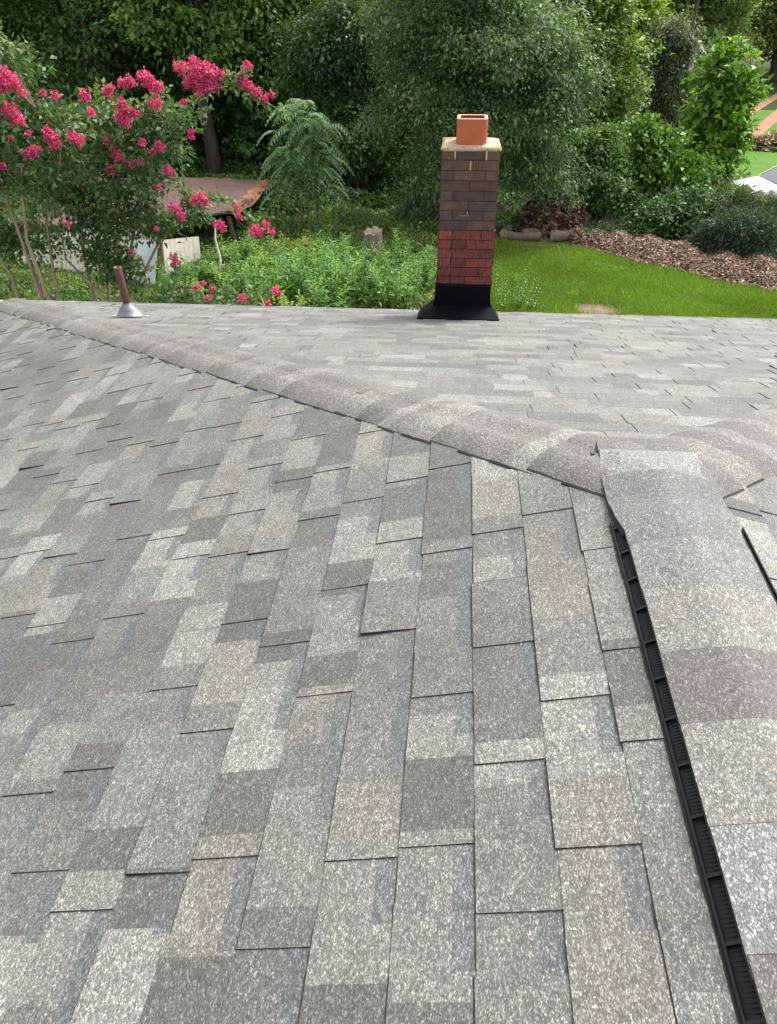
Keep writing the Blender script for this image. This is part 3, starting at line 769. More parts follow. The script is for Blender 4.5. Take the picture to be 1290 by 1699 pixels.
# the large grey green tree behind the chimney
b = gr(790, 395); b[1] += .6
big = tree_thing('privet_tree', b, 'large grey green fine leaved tree spreading behind the brick chimney', 'tree',
    pxb(b, b[1], [(830, 60, 150, 110), (715, 140, 85, 75), (850, 190, 115, 95), (715, 285, 60, 60), (905, 280, 75, 55), (770, 345, 65, 50), (680, 40, 75, 70), (925, 120, 75, 80), (760, -60, 150, 90), (690, 360, 45, 40), (640, 190, 45, 30)]),
    2000, 46, (.085, .5), GREY, M['leaf'], 7.2, .13, (.10, .085, .07), cr=.30, droop=.35, seed=3, shell=.45, nb=60, clumpvar=.3,
    stems=[((-.2, 0, 0), (-.7, .1, 6.4)), ((.2, 0, 0), (1.1, 0, 6.8)), ((0, .2, 0), (.2, .4, 7.2))])
def veg(name, u, v_, dy, label, px, ncl, nl, Ls, pal, H, r0, cat='tree', mat='leaf', **kw):
    b = gr(u, v_); b[1] += dy
    return tree_thing(name, b, label, cat, pxb(b, b[1], px), ncl, nl, Ls, pal, M[mat], H, r0, **kw)
YG = [(.13,.21,.035),(.17,.25,.045),(.10,.18,.035),(.20,.28,.05)]
BR = [(.10, .22, .025), (.13, .26, .03), (.08, .18, .022), (.17, .30, .04)]
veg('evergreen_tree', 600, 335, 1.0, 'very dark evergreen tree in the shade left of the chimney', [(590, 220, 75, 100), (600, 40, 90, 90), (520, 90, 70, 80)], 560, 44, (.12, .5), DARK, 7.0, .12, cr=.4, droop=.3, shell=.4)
veg('broadleaf_tree', 950, 300, 1.0, 'tall yellow green tree rising behind the grey green one', [(950, 50, 85, 70), (1000, 120, 70, 70), (930, -60, 90, 70), (1000, 10, 60, 60), (985, 210, 55, 60)], 900, 44, (.13, .6), YG, 7.5, .13, cr=.34, shell=.4)
veg('broadleaf_tree', 1045, 262, 1.0, 'lime green tree with pale tips left of the young bright tree', [(1040, 100, 38, 50), (1030, 30, 50, 60), (1060, 40, 45, 45), (1020, 170, 45, 30)], 420, 44, (.17, .6), LIME, 6.6, .10, cr=.34, shell=.4)
veg('olive_tree', 1115, 275, 0.5, 'greyish olive tree with thin drooping twigs', [(1118, 120, 42, 60), (1105, 190, 38, 60), (1120, 60, 40, 40), (1140, 200, 30, 50)], 480, 44, (.13, .33), OLIVE, 5.8, .10, cr=.30, droop=.5, shell=.3)
veg('young_tree', 1192, 345, 0, 'young tree with bright green large leaves beside the far lawn', [(1200, 125, 42, 55), (1185, 190, 55, 50), (1222, 165, 34, 45), (1170, 240, 45, 40), (1205, 235, 35, 30), (1185, 300, 36, 36), (1195, 80, 22, 25)], 330, 26, (.17, .66), BR, 4.3, .06, cr=.20, shell=.2)
veg('leafy_shrub', 1085, 365, 0, 'bright green bush with upright tips in front of the small shed', [(1070, 212, 20, 26), (1085, 255, 45, 40), (1110, 300, 48, 45), (1060, 320, 45, 40), (1140, 300, 40, 45)], 420, 30, (.13, .6), BR[:3], 2.9, .05, 'shrub', cr=.24, shell=.3)
veg('leafy_shrub', 1010, 378, .3, 'mixed green thicket behind the brush pile', [(1000, 300, 50, 50), (1005, 345, 35, 30), (1035, 350, 50, 40), (990, 250, 45, 40)], 480, 36, (.10, .55), MIDG, 2.4, .05, 'shrub', cr=.25, shell=.3)
veg('leafy_shrub', 1095, 400, .4, 'rounded mid green bush behind the mulch', [(1095, 365, 50, 38), (1140, 375, 50, 40), (1060, 385, 36, 25), (1150, 345, 40, 30)], 460, 40, (.09, .55), [(.06, .13, .04), (.075, .15, .045), (.05, .11, .035)], 1.5, .04, 'shrub', cr=.22, shell=.3)
veg('leafy_shrub', 1180, 385, .5, 'loose green bush below the young tree', [(1180, 335, 50, 32), (1215, 345, 45, 30)], 340, 38, (.09, .5), MIDG, 1.6, .04, 'shrub', cr=.22, shell=.3)
veg('feathery_shrub', 1215, 435, .4, 'dark blue green feathery shrub spreading over the mulch', [(1205, 402, 52, 32), (1250, 408, 55, 32), (1185, 418, 40, 20), (1230, 375, 50, 24)], 620, 60, (.10, .2), [(.040, .078, .048), (.055, .092, .058), (.030, .062, .042), (.07, .10, .065)], 1.2, .03, 'shrub', cr=.19, shell=.2, tilt=1.2)
veg('feathery_shrub', 1295, 420, .9, 'tall grey green wispy shrub at the right edge behind the feathery one', [(1275, 370, 48, 34), (1320, 380, 55, 45), (1240, 352, 40, 22), (1300, 350, 40, 20), (1222, 338, 30, 20)], 520, 50, (.13, .2), [(.07, .11, .05), (.09, .13, .06), (.06, .09, .05), (.13, .15, .09)], 1.6, .03, 'shrub', cr=.22, shell=.2, tilt=1.2)
veg('leafy_shrub', 985, 400, .1, 'low pale green plants beside the brush pile', [(990, 388, 40, 12), (1030, 392, 35, 12)], 120, 34, (.08, .5), [(.10, .17, .07), (.08, .15, .05)], .4, .02, 'shrub', cr=.13, shell=.2)
# trees in the far right
fr = tree_thing('far_tree', (0, 0, G), 'soft grey green tree beyond the far lawn', 'tree', [(0, 0, 5.0, 2.8, 2.6, 3.6), (1.0, .5, 7.6, 2.2, 2.0, 2.2), (-.8, 0, 2.8, 2.4, 2.2, 2.0)], 380, 44, (.20, .6), [(.15, .22, .07), (.19, .26, .075), (.13, .20, .07), (.25, .31, .09)], M['leaf_far'], 9, .16, (.06, .05, .04), 'trees beyond the far lawn', cr=.5, shell=.35)
k = 0
for (x, y, s) in ((7.5, 44, 1.1), (11.0, 47, 1.2), (14.5, 55, 1.3), (19.5, 56, 1.2), (25, 54, 1.3), (30, 55, 1.3), (5, 40, 1.0), (22, 63, 1.5), (31, 64, 1.5), (13, 62, 1.5), (3.5, 46, 1.2), (9, 53, 1.3), (38, 58, 1.4), (12.2, 45.5, .75)):
    if k == 0: fr.location = (x, y, G); fr.scale = (s, s, s)
    else: dup(fr, (x, y, G), random.uniform(0, 6.28), s)
    k += 1

# fern-like compound-leaved sapling
def frond_tree():
    b = gr(510, 398); t = empty('sumac_tree', b, 'sapling with fern like drooping compound leaves behind the weedy bed', 'tree')
    Vs = []; Cs = []; mb = MB()
    stems = [((-.05, 0, 0), (-.30, .1, 2.4)), ((.25, .1, 0), (.45, 0, 2.7)), ((.05, 0, 0), (.1, .1, 3.2))]
    tops = []
    for a, c in stems:
        a = Vector(a); c = Vector(c); mb.tube([a, a.lerp(c, .35)+Vector((.03, 0, 0)), a.lerp(c, .7), c], [.035, .028, .02, .01], 6, (.12, .11, .07), False)
        for i in range(40): 
            f = rng.uniform(.42, 1.0); tops.append((a.lerp(c, f), f))
    for (p, f) in tops:
        az = rng.uniform(0, 2*PI); L = rng.uniform(.7, 1.2)*(1.1-.25*f); up = rng.uniform(.25, 1.35)
        d = np.array([math.cos(az), math.sin(az), 0.]); npair = 12
        pts = []
        for q in range(npair+1):
            s = q/npair; pts.append(np.array(p)+d*L*s*(1-.12*s)+np.array([0, 0, L*(up*s-(.55+up*.55)*s*s)]))
        mb.tube([tuple(x) for x in pts[::3]], .006, 4, (.10, .13, .06), False)
        tone = rng.uniform(.75, 1.3)
        for q in range(1, npair+1):
            tang = unit(pts[q]-pts[q-1]); side = unit(np.cross(tang, [0, 0, 1]))
            ll = .21*math.sin(PI*(.18+.72*q/npair))**.6*rng.uniform(.85, 1.1)
            for sg in (-1, 1):
                D = unit(side*sg+tang*.55+np.array([0, 0, -.28])); Nn = np.array([0, 0, 1.])+rng.normal(size=3)*.15
                Vs.append(leaf_quads(pts[q][None], D[None], unit(Nn)[None], np.array([ll]), np.array([ll*.32]))[0]); Cs.append(np.array((.14, .25, .125))*tone*rng.uniform(.85, 1.15))
    link('crown', quads_mesh('crown', np.array(Vs), np.array(Cs), M['leaf']), None, t)
    mb.build('trunk', M['bark'], t, smooth=True)
frond_tree()

# undergrowth: low leafy mass in the wood and the yard's back edge
def scatter_leaves(n, fx, hmax, L, asp, pal, up=.6):
    B = fx(n); patch = .5+.5*np.sin(B[:, 0]*1.9+np.sin(B[:, 1]*1.1)*2)*np.sin(B[:, 1]*1.6+B[:, 0]*.7)
    B[:, 2] = G+rng.uniform(0, 1, n)**.8*hmax*(.35+.9*patch)*np.where((B[:, 0] < -5.4) & (B[:, 1] < 17), .4, 1.)
    D = rand_dir(n); D[:, 2] = D[:, 2]*.5+up; D = unit(D); Nn = unit(rand_dir(n)*.6+np.array([0, -.2, .9]))
    Ls = rng.uniform(.6, 1.35, n)*L
    V = leaf_quads(B, D, Nn, Ls, Ls*asp)
    ci = ((patch*len(pal)*.9).astype(int)+rng.integers(0, 2, n)) % len(pal)
    return V, np.array(pal)[ci]*rng.uniform(.7, 1.3, (n, 1))
def box_xy(x0_, x1_, y0_, y1_):
    return lambda n: np.stack([rng.uniform(x0_, x1_, n), rng.uniform(y0_, y1_, n), np.zeros(n)], 1)
V, C = scatter_leaves(60000, box_xy(-17, 1.5, 18.5, 27), .55, .12, .45, [(.04, .09, .02), (.06, .13, .025), (.09, .19, .03), (.05, .10, .025)])
tag(link('undergrowth', quads_mesh('undergrowth', V, C, M['leaf']), None), 'low green undergrowth along the foot of the wood', 'undergrowth', kind='stuff')
V, C = scatter_leaves(30000, box_xy(1.5, 8.2, 19.5, 29), .6, .13, .45, [(.06, .11, .03), (.08, .14, .035), (.10, .16, .04), (.05, .10, .03)])
tag(link('undergrowth', quads_mesh('undergrowth', V, C, M['leaf']), None), 'tangled green ground cover between the shrubs and the far lawn', 'undergrowth', kind='stuff')
bedpoly = box_xy(-13.5, -.5, 9.5, 18.7)
_bp0 = bedpoly
def bedpoly(n):
    q = _bp0(n); sx = gr(620, 452); k = (np.abs(q[:, 0]-sx[0]) < .33) & (q[:, 1] < sx[1]+.1) & (q[:, 1] > sx[1]-1.6); q[k, 0] -= .7; return q
V, C = scatter_leaves(150000, bedpoly, .55, .11, .3, [(.055, .12, .025), (.08, .17, .03), (.13, .22, .045), (.16, .20, .045), (.06, .135, .03), (.10, .14, .04)], .9)
tag(link('weeds', quads_mesh('weeds', V, C, M['leaf']), None), 'overgrown bed of mixed weeds beyond the roof edge', 'weeds', kind='stuff')
# garden grass left, near the myrtles
# individual weeds
def weed_mesh(nst, H, L, asp, pal, spread, every=.05, flower=None):
    Vs = []; Cs = []; mb = MB()
    for s in range(nst):
        a = rng.uniform(0, 2*PI); r = rng.uniform(0, spread); h = H*rng.uniform(.7, 1.1)
        lean = np.array([math.cos(a), math.sin(a), 0])*rng.uniform(.05, .3)*h
        b0 = np.array([math.cos(a)*r, math.sin(a)*r, 0]); top = b0+lean+np.array([0, 0, h])
        mb.tube([tuple(b0), tuple(b0*.5+top*.5-lean*.15), tuple(top)], [.008, .006, .003], 4, (.07, .12, .03), False)
        n = int(h/every)
        col = np.array(pal[rng.integers(len(pal))])
        for q in range(n):
            f = .15+.85*q/n; p = b0*(1-f)+top*f-lean*(f*(1-f))*.6; az = q*2.4+rng.uniform(-.4, .4)
            for sg in (0, PI):
                D = unit(np.array([math.cos(az+sg), math.sin(az+sg), rng.uniform(.1, .9)])); l = L*rng.uniform(.7, 1.15)*(1.05-.55*f)
                Vs.append(leaf_quads(p[None], D[None], np.array([[0, 0, 1.]]), np.array([l]), np.array([l*asp]))[0]); Cs.append(col*rng.uniform(.8, 1.25)*(1+.25*f))
    return np.array(Vs), np.array(Cs), mb
def weed_thing(name, label, cat, group, *a, **k):
    t = empty(name, (0, 0, G), label, cat, group); V, C, mb = weed_mesh(*a, **k)
    link('leaves', quads_mesh('leaves', V, C, M['leaf']), None, t); mb.build('stem', M['bark'], t); return t
w1 = weed_thing('weed_plant', 'bushy lance leaved weed in the overgrown bed', 'weed', 'bushy weeds in the bed', 15, 1.15, .22, .22, [(.085, .20, .06), (.12, .25, .07), (.14, .26, .055)], .32)
w2 = weed_thing('broadleaf_weed', 'low yellow green broad leaved plant in the overgrown bed', 'weed', 'yellow green plants in the bed', 16, .85, .18, .5, [(.20, .28, .05), (.26, .31, .06), (.17, .27, .05)], .38, .07)
w3 = weed_thing('tall_weed', 'tall spire of weed with narrow leaves left of the chimney', 'weed', None, 3, 1.25, .17, .2, [(.12, .25, .05), (.14, .28, .05)], .1, .035)
w3.location = tuple(gr(668, 478))
dup(w3, gr(556, 425), 1., .95, 'tall narrow leaved weed in front of the fern like sapling')
n1_ = n2_ = 0
for (u, v_, s, kind) in ((500, 500, 1, 1), (540, 490, 1, 1), (575, 505, 1.05, 1), (600, 520, 1, 1), (520, 520, 1, 1), (640, 515, .9, 1), (700, 505, .9, 1), (690, 480, .8, 1), (450, 515, .9, 1), (560, 470, .9, 1), (600, 490, .7, 1),
                        (460, 480, 1.1, 2), (430, 465, 1.0, 2), (480, 455, 1.1, 2), (400, 445, .9, 2), (505, 450, .9, 2), (380, 500, 1., 2), (420, 500, 1., 2), (350, 520, .9, 2), (575, 445, .8, 2), (330, 500, .8, 1), (370, 470, .8, 1), (395, 520, .9, 1), (655, 455, .7, 2), (300, 510, .8, 1), (440, 540, .9, 1), (700, 530, .8, 2), (660, 540, 1, 1), (550, 545, 1, 1), (500, 548, 1, 2), (530, 445, .8, 1), (480, 500, 1, 1), (590, 470, .8, 1), (645, 480, .85, 1), (560, 520, 1.1, 1), (470, 530, 1.1, 1), (620, 505, 1, 2), (690, 455, .7, 2), (410, 475, .9, 1), (345, 480, .7, 2), (715, 495, .8, 1), (520, 475, .9, 2)):
    src = w1 if kind == 1 else w2; loc = gr(u, v_); first = (n1_ if kind == 1 else n2_) == 0
    if first: src.location = tuple(loc); src.scale = (s, s, s)
    else: dup(src, loc, random.uniform(0, 6), s)
    if kind == 1: n1_ += 1
    else: n2_ += 1
# pale vine sprig beside the flashing
v1 = weed_thing('vine_plant', 'curling green vine at the lawn edge right of the chimney', 'vine', None, 16, .75, .09, .5, [(.13, .22, .06), (.11, .2, .05)], .55, .07)
v1.location = tuple(gr(860, 512))
for (u, v_, lab, pal, px) in (
    (470, 462, 'yellow green rounded bush among the weeds below the fern like sapling', [(.20, .27, .05), (.26, .30, .06), (.15, .23, .05)], [(470, 435, 26, 24), (495, 425, 20, 18)]),
    (395, 470, 'loose pale green bush beside the bleached stem', [(.12, .22, .06), (.16, .27, .07), (.09, .17, .05)], [(400, 440, 28, 22), (375, 455, 22, 16)]),
    (665, 452, 'mid green bush between the stump and the chimney', [(.09, .19, .05), (.12, .24, .06)], [(668, 425, 22, 26), (695, 440, 24, 24)]),
    (560, 462, 'dark green leafy bush left of the stump', [(.06, .14, .045), (.08, .18, .055)], [(565, 435, 26, 24), (540, 450, 22, 18)]),
    (640, 530, 'feathery light green bush close to the roof edge left of the flashing', [(.11, .21, .06), (.15, .26, .07)], [(640, 492, 34, 24), (600, 500, 30, 20)]),
    (320, 500, 'fresh green bush at the foot of the pale shed wall', [(.11, .24, .05), (.14, .28, .06)], [(315, 478, 32, 18), (350, 470, 26, 18)])):
    veg('garden_shrub', u, v_, 0, lab, px, 130, 26, (.11, .38), pal, .7, .02, 'shrub', cr=.16, shell=.2, tilt=.9)

# ------------------------------------------------------------------ crape myrtles
MY = [(.060, .125, .042), (.080, .15, .052), (.045, .095, .036), (.11, .18, .075), (.15, .20, .08)]
BK = (.30, .235, .165)
def myrtle(name, label, base_uv, y, stems, blobs_px, twigs, flowers, group):
    b = at(base_uv[0], base_uv[1], y); b[2] = G
    t = empty(name, b, label, 'flowering tree', group)
    sc = lambda: 1
    Bl = []
    for (u, v_, ru, rv, ry, yy) in blobs_px:
        c = at(u, v_, yy); d = at(u+ru, v_, yy); e = at(u, v_-rv, yy)
        Bl.append((c[0]-b[0], c[1]-b[1], c[2]-b[2], abs(d[0]-c[0]), ry, abs(e[2]-c[2])))
    me, cc = crown_mesh('crown', Bl, int(15*sum((q[3]*q[4]*q[5])**.8*12 for q in Bl)), 24, (.092, .52), MY, M['leaf'], cr=.17, seed=5, shell=.15, tilt=.9, clumpvar=.2)
    link('crown', me, None, t)
    mb = MB(); Vs = []; Cs = []
    for st in stems:
        pts = [at(u, v_, yy)-b for (u, v_, yy) in st]
        n = len(pts); mb.tube([tuple(p) for p in pts], [.038*(1-.78*i/(n-1)) for i in range(n)], 7, tuple(np.array(BK)*rng.uniform(.8, 1.15)), False)
    idx = rng.choice(len(cc), 45)
    alls = [at(u, v_, yy)-b for st in stems for (u, v_, yy) in st[1:]]
    for i in idx:
        c = cc[i]; q = min(alls, key=lambda a: np.linalg.norm(a-c)+.5*max(0, a[2]-c[2]))
        mb.tube([tuple(q), tuple((q+c)/2+np.array([0, 0, .08])), tuple(c)], [.013, .009, .004], 5, tuple(np.array(BK)*.8), False)
    for tw in twigs:
        Vs = []; Cs = []
        pts = [at(u, v_, yy)-b for (u, v_, yy) in tw]; mb.tube([tuple(p) for p in pts], [.012*(1-.75*i/(len(pts)-1)) for i in range(len(pts))], 5, (.22, .2, .12), False)
        for p, q in zip(pts, pts[1:]):
            n = int(np.linalg.norm(q-p)/.0085)
            f = rng.random(n)[:, None]; B = p*(1-f)+q*f+rng.normal(size=(n, 3))*.035
            D = unit(rand_dir(n)+np.array([0, 0, -.1])); Nn = unit(rand_dir(n)*.7+np.array([0, 0, .8])); L = rng.uniform(.06, .11, n)
            Vs.append(leaf_quads(B, D, Nn, L, L*.55)); Cs.append(np.array([(.10, .19, .08), (.08, .15, .06), (.14, .21, .08)])[rng.integers(3, size=n)]*rng.uniform(.8, 1.2, (n, 1)))
        link('leafy_branch', quads_mesh('leafy_branch', np.concatenate(Vs), np.concatenate(Cs), M['leaf']), None, t)
    mb.build('trunk', M['bark'], t, smooth=True)
    for (u, v_, r, yy) in flowers:
        c = at(u, v_, yy)-b; rr_ = r/F_PX*float((at(u, v_, yy)-CAM)@_F)
        n = int(45+r*r*1.0)
        o3 = rng.normal(size=(n, 3)); o3 = unit(o3)*(rng.random((n, 1))**.45)*rr_*np.array([1, .9, .9])
        o3 *= rng.uniform(.85, 1.12, (n, 1)); o3 += .16*rr_*np.sin(o3[:, [1, 2, 0]]/rr_*5+u)
        D = rand_dir(n); Nn = rand_dir(n); L = rng.uniform(.018, .042, n)
        V = leaf_quads(o3, D, Nn, L, L*.9, .3)
        col = np.array([(.80, .05, .30), (.86, .09, .38), (.62, .025, .19), (.90, .19, .46), (.72, .06, .20)])[rng.integers(5, size=n)]*rng.uniform(.75, 1.15, (n, 1))*rng.uniform(.75, 1.1)
        gsel = rng.random(n) < .10; col[gsel] = (.22, .26, .08)
        fo_ = link('flower_cluster', quads_mesh('flower_cluster', V, col, M['petal']), None, t); fo_.location = tuple(c)
    return t
Y1, Y2 = 10.3, 10.9
FL = [(8,128,18),(17,134,18),(6,143,13),(28,140,10),(17,186,18),(27,196,14),(5,178,12),(50,254,12),(60,248,8),(83,225,13),(90,236,12),(78,217,8),(130,231,14),(120,228,9),(141,159,11),(93,158,8),(72,155,6),(151,186,7),(2,275,8),(19,231,5),(48,221,5),(112,372,5),(38,155,7)]
FR = [(178,153,10),(183,146,7),(215,136,12),(204,138,10),(238,126,11),(254,141,15),(246,134,13),(263,144,9),(258,171,11),(205,182,13),(200,195,13),(209,202,10),(218,186,9),(202,170,8),(226,190,7),
      (300,113,13),(322,105,13),(329,128,19),(349,120,16),(333,143,16),(353,140,14),(316,136,14),(368,124,9),(362,132,8),(340,108,8),(411,109,9),(403,128,9),(411,143,11),(426,153,11),(438,163,8),(450,157,6),(400,140,7),
      (316,225,7),(318,219,5),(266,244,10),(252,252,6),(236,238,8),(194,258,10),(202,262,7),(186,281,9),(221,271,8),(233,267,6),(279,283,10),(178,233,9),(186,244,8),(333,326,11),(340,334,8),(322,333,8),(289,345,9),(297,352,8),(302,362,7),(264,310,6),(260,380,5),
      (395,345,7),(397,360,6),(366,376,10),(358,372,5),(422,382,11),(432,386,7),(442,372,7),(452,386,6),(291,434,8),(289,427,6),(217,419,6),(304,170,5)]
myrtle('crape_myrtle', 'left crape myrtle with several bare tan stems and pink blossom at the picture edge', (70, 560), Y1,
    [[(95, 560, Y1), (60, 470, Y1), (30, 380, Y1), (-10, 290, Y1)], [(100, 560, Y1), (50, 440, Y1+.2), (15, 340, Y1+.2), (10, 200, Y1)], [(105, 560, Y1), (45, 400, Y1-.2), (35, 300, Y1), (60, 180, Y1)], [(50, 560, Y1), (20, 460, Y1-.2), (-20, 400, Y1)], [(110, 560, Y1), (90, 460, Y1), (75, 350, Y1+.2), (110, 220, Y1)], [(70, 560, Y1), (75, 490, Y1-.1), (120, 470, Y1-.2), (60, 500, Y1)][:3]],
    [(20, 200, 65, 75, .9, Y1), (80, 270, 70, 80, .9, Y1+.2), (10, 100, 35, 45, .6, Y1), (120, 210, 50, 50, .7, Y1), (-60, 250, 80, 120, .9, Y1), (110, 330, 30, 40, .5, Y1+.4), (50, 390, 50, 60, .5, Y1+.5), (0, 380, 40, 60, .5, Y1+.5)],
    [[(0, 60, Y1), (18, 90, Y1), (25, 110, Y1)], [(60, 170, Y1), (70, 180, Y1), (90, 200, Y1-.3)], [(-20, 40, Y1), (5, 55, Y1), (15, 80, Y1)]],
    [(u, v_, r, Y1-.75) for u, v_, r in FL], 'crape myrtles')
myrtle('crape_myrtle', 'right crape myrtle arching pink blossom over the old shed', (190, 560), Y2,
    [[(190, 560, Y2), (205, 470, Y2), (220, 400, Y2), (240, 300, Y2), (240, 190, Y2)], [(180, 560, Y2), (150, 470, Y2), (135, 400, Y2), (140, 320, Y2), (190, 240, Y2)], [(185, 560, Y2), (170, 490, Y2-.3), (110, 430, Y2), (100, 380, Y2)], [(195, 560, Y2), (230, 470, Y2), (265, 400, Y2), (300, 340, Y2)], [(188, 560, Y2), (178, 470, Y2+.2), (180, 400, Y2), (160, 300, Y2)]],
    [(200, 330, 85, 70, .8, Y2), (240, 260, 65, 70, .8, Y2), (180, 200, 50, 50, .7, Y2), (250, 365, 45, 35, .6, Y2), (150, 415, 40, 42, .5, Y2), (195, 440, 35, 40, .4, Y2), (270, 200, 40, 40, .6, Y2), (150, 340, 60, 70, .7, Y2), (225, 455, 28, 30, .4, Y2), (320, 345, 30, 30, .4, Y2)],
    [[(240, 230, Y2), (290, 200, Y2-.2), (320, 170, Y2-.4), (350, 148, Y2-.5), (385, 140, Y2-.6)], [(385, 140, Y2-.6), (410, 150, Y2-.6), (440, 168, Y2-.6), (480, 192, Y2-.6)], [(300, 110, Y2-.4), (335, 125, Y2-.5), (380, 128, Y2-.6), (415, 118, Y2-.6)], [(300, 340, Y2), (340, 328, Y2-.2), (380, 330, Y2-.4), (405, 352, Y2-.5), (430, 372, Y2-.5)], [(280, 230, Y2), (300, 215, Y2-.2), (330, 190, Y2-.3), (345, 175, Y2-.4)], [(285, 290, Y2), (310, 320, Y2-.2), (330, 340, Y2-.2)], [(290, 470, Y2-.4), (292, 440, Y2-.5), (289, 420, Y2-.5)], [(230, 180, Y2), (250, 160, Y2-.2), (280, 145, Y2-.3)]],
    [(u, v_, r, Y2-.6) for u, v_, r in FR], 'crape myrtles')
# low flowering shoots in the bed
Y3 = 9.4
myrtle('flowering_shrub', 'low pink flowering shrub just beyond the roof edge', (400, 560), Y3,
    [[(400, 580, Y3), (395, 520, Y3), (403, 495, Y3)], [(400, 580, Y3), (350, 510, Y3), (330, 478, Y3)], [(400, 580, Y3), (440, 510, Y3), (455, 485, Y3)]],
    [(350, 505, 45, 22, .4, Y3), (420, 515, 45, 18, .4, Y3), (300, 500, 40, 25, .4, Y3)], [],
    [(u, v_, r, Y3-.2) for u, v_, r in ((326, 475, 6), (353, 479, 5), (345, 496, 6), (403, 494, 8), (457, 482, 7), (463, 488, 5), (446, 503, 5), (338, 470, 4))], None)

# ------------------------------------------------------------------ old shed with a collapsing rusty roof
def shed():
    t = empty('old_shed', gr(250, 450), 'old shed with sagging rusty brown roof and pale corrugated walls', 'shed')
    o = t.location
    W = lambda u, v_, y: tuple(at(u, v_, y))
    rust = newmat('rusty_roof'); m, nt, b_ = rust; v = coords(nt)
    n1 = noise(nt, v, 2.2, 6, .7); n2 = noise(nt, v, 9, 5, .7)
    c = ramp(nt, n1, [(.3, (.055, .028, .022)), (.5, (.085, .045, .036)), (.68, (.11, .056, .038)), (.8, (.22, .085, .032))])
    c = mixc(nt, 'MULTIPLY', 1., c, ramp(nt, n2, [(.3, .65), (.7, 1.3)])); nt.links.new(c, b_.inputs['Base Color']); b_.inputs['Roughness'].default_value = .8; bump(nt, b_, n2, .4, .02)
    m2, nt, b_ = newmat('shed_wall'); v = coords(nt)
    n1 = noise(nt, v, 3, 5, .7); c = ramp(nt, n1, [(.3, (.42, .38, .31)), (.6, (.58, .55, .49)), (.8, (.50, .42, .33))])
    nt.links.new(c, b_.inputs['Base Color']); b_.inputs['Roughness'].default_value = .6
    # roof: warped sheet, back edge higher
    A = np.array(at(60, 400, 15.2)); B = np.array(at(385, 352, 16.6)); Cc = np.array(at(445, 299, 20.4)); D = np.array(at(120, 286, 20.4))
    A = np.array(at(30, 378, 15.0))
    mb = MB(); rows = []; nU, nV = 26, 14
    for j in range(nV+1):
        f = j/nV; row = []
        for i in range(nU+1):
            s = i/nU; p = (A*(1-s)+B*s)*(1-f)+(D*(1-s)+Cc*s)*f
            sag = -.06*math.sin(PI*s)*math.sin(PI*f)+.010*math.sin(i*2.1+j)+.012*math.sin(j*1.7+i*.8)
            if i == nU: p = p+np.array([.12*math.sin(j*2.3), 0, -.05*abs(math.sin(j*1.1))])
            row.append((p[0], p[1], p[2]+sag))
        rows.append(row)
    mb.grid(rows); bot_ = [[(a, b2, c2-.05) for a, b2, c2 in r] for r in rows]; mb.grid([r[::-1] for r in bot_])
    for e1, e2 in ((rows[0], bot_[0]), (rows[-1], bot_[-1]), ([r[0] for r in rows], [r[0] for r in bot_]), ([r[-1] for r in rows], [r[-1] for r in bot_])):
        mb.grid([e1, e2])
    mb.build('roof', m, t, smooth=True, offset=o)
    # torn orange edge panel
    mb = MB(); e = []
    for i in range(9):
        f = i/8; p = B*(1-f)+Cc*f; e.append(p)
    mb.grid([[tuple(p+np.array([-.16-.1*math.sin(i*3), 0, .02])) for i, p in enumerate(e)], [tuple(p+np.array([.06*math.sin(i*2.7)-.02, 0, .025])) for i, p in enumerate(e)], [tuple(p+np.array([.10+.05*math.sin(i*3.1), 0, -.14-.05*math.sin(i*5)])) for i, p in enumerate(e)]])
    mb.build('torn_edge', simple('orange_rust', (.15, .062, .032), .85, nscale=3, var=.8, bmp=.4), t, offset=o)
    # roof hole showing timber
    h0 = A*.62+B*.38; 
    mb = MB(); pts = blob(0, 0, .42, .34, 5, 16)
    hc = (A*.68+B*.32)*.72+(D*.68+Cc*.32)*.28
    nr = np.cross(B-A, D-A); nr = unit(nr); ux = unit(B-A); uy = unit(np.cross(nr, ux))
    mb.face([tuple(hc+ux*a+uy*c_+nr*.06) for a, c_ in pts]); mb.build('rust_patch', simple('pale_rust', (.46, .22, .09), .85, nscale=8, var=.6), t, offset=o)
    # corrugated walls
    def corr(p0, p1, q0, q1, n, name, amp=.018):
        mb = MB(); r1 = []; r2 = []; p0, p1, q0, q1 = map(np.array, (p0, p1, q0, q1)); nn = unit(np.cross(p1-p0, q0-p0))
        for i in range(n*6+1):
            s = i/(n*6); w_ = amp*math.sin(2*PI*s*n); r1.append(tuple(p0*(1-s)+p1*s+nn*w_)); r2.append(tuple(q0*(1-s)+q1*s+nn*w_))
        mb.grid([r1, r2]); mb.build(name, m2, t, offset=o)
    fl = at(275, 482, 13.9); fr_ = at(335, 440, 15.6)
    corr(at(270, 398, 14.3), at(330, 392, 15.8), fl, fr_, 8, 'side_wall', .02)
    corr(at(20, 395, 14.9), at(200, 372, 14.6), at(20, 492, 14.4), at(175, 478, 14.2), 22, 'front_wall')
    corr(at(200, 372, 14.6), at(270, 398, 14.3), at(175, 478, 14.2), at(230, 482, 14.0), 9, 'front_wall')
    mb = MB()
    mb.tube([tuple(fl+np.array([0, 0, .02])), tuple(fr_+np.array([0, 0, .02]))], .035, 4, (.20, .11, .07))
    mb.tube([tuple(at(268, 396, 14.25)), tuple(fl)], .03, 4, (.18, .10, .07))
    mb.tube([tuple(B+np.array([-.1, 0, -.1])), tuple((B[0]+.1, B[1]-.2, G))], .06, 6, (.06, .045, .035))
    mb.tube([tuple(Cc+np.array([-.2, 0, -.1])), (Cc[0]-.2, Cc[1], G)], .06, 6, (.06, .045, .035))
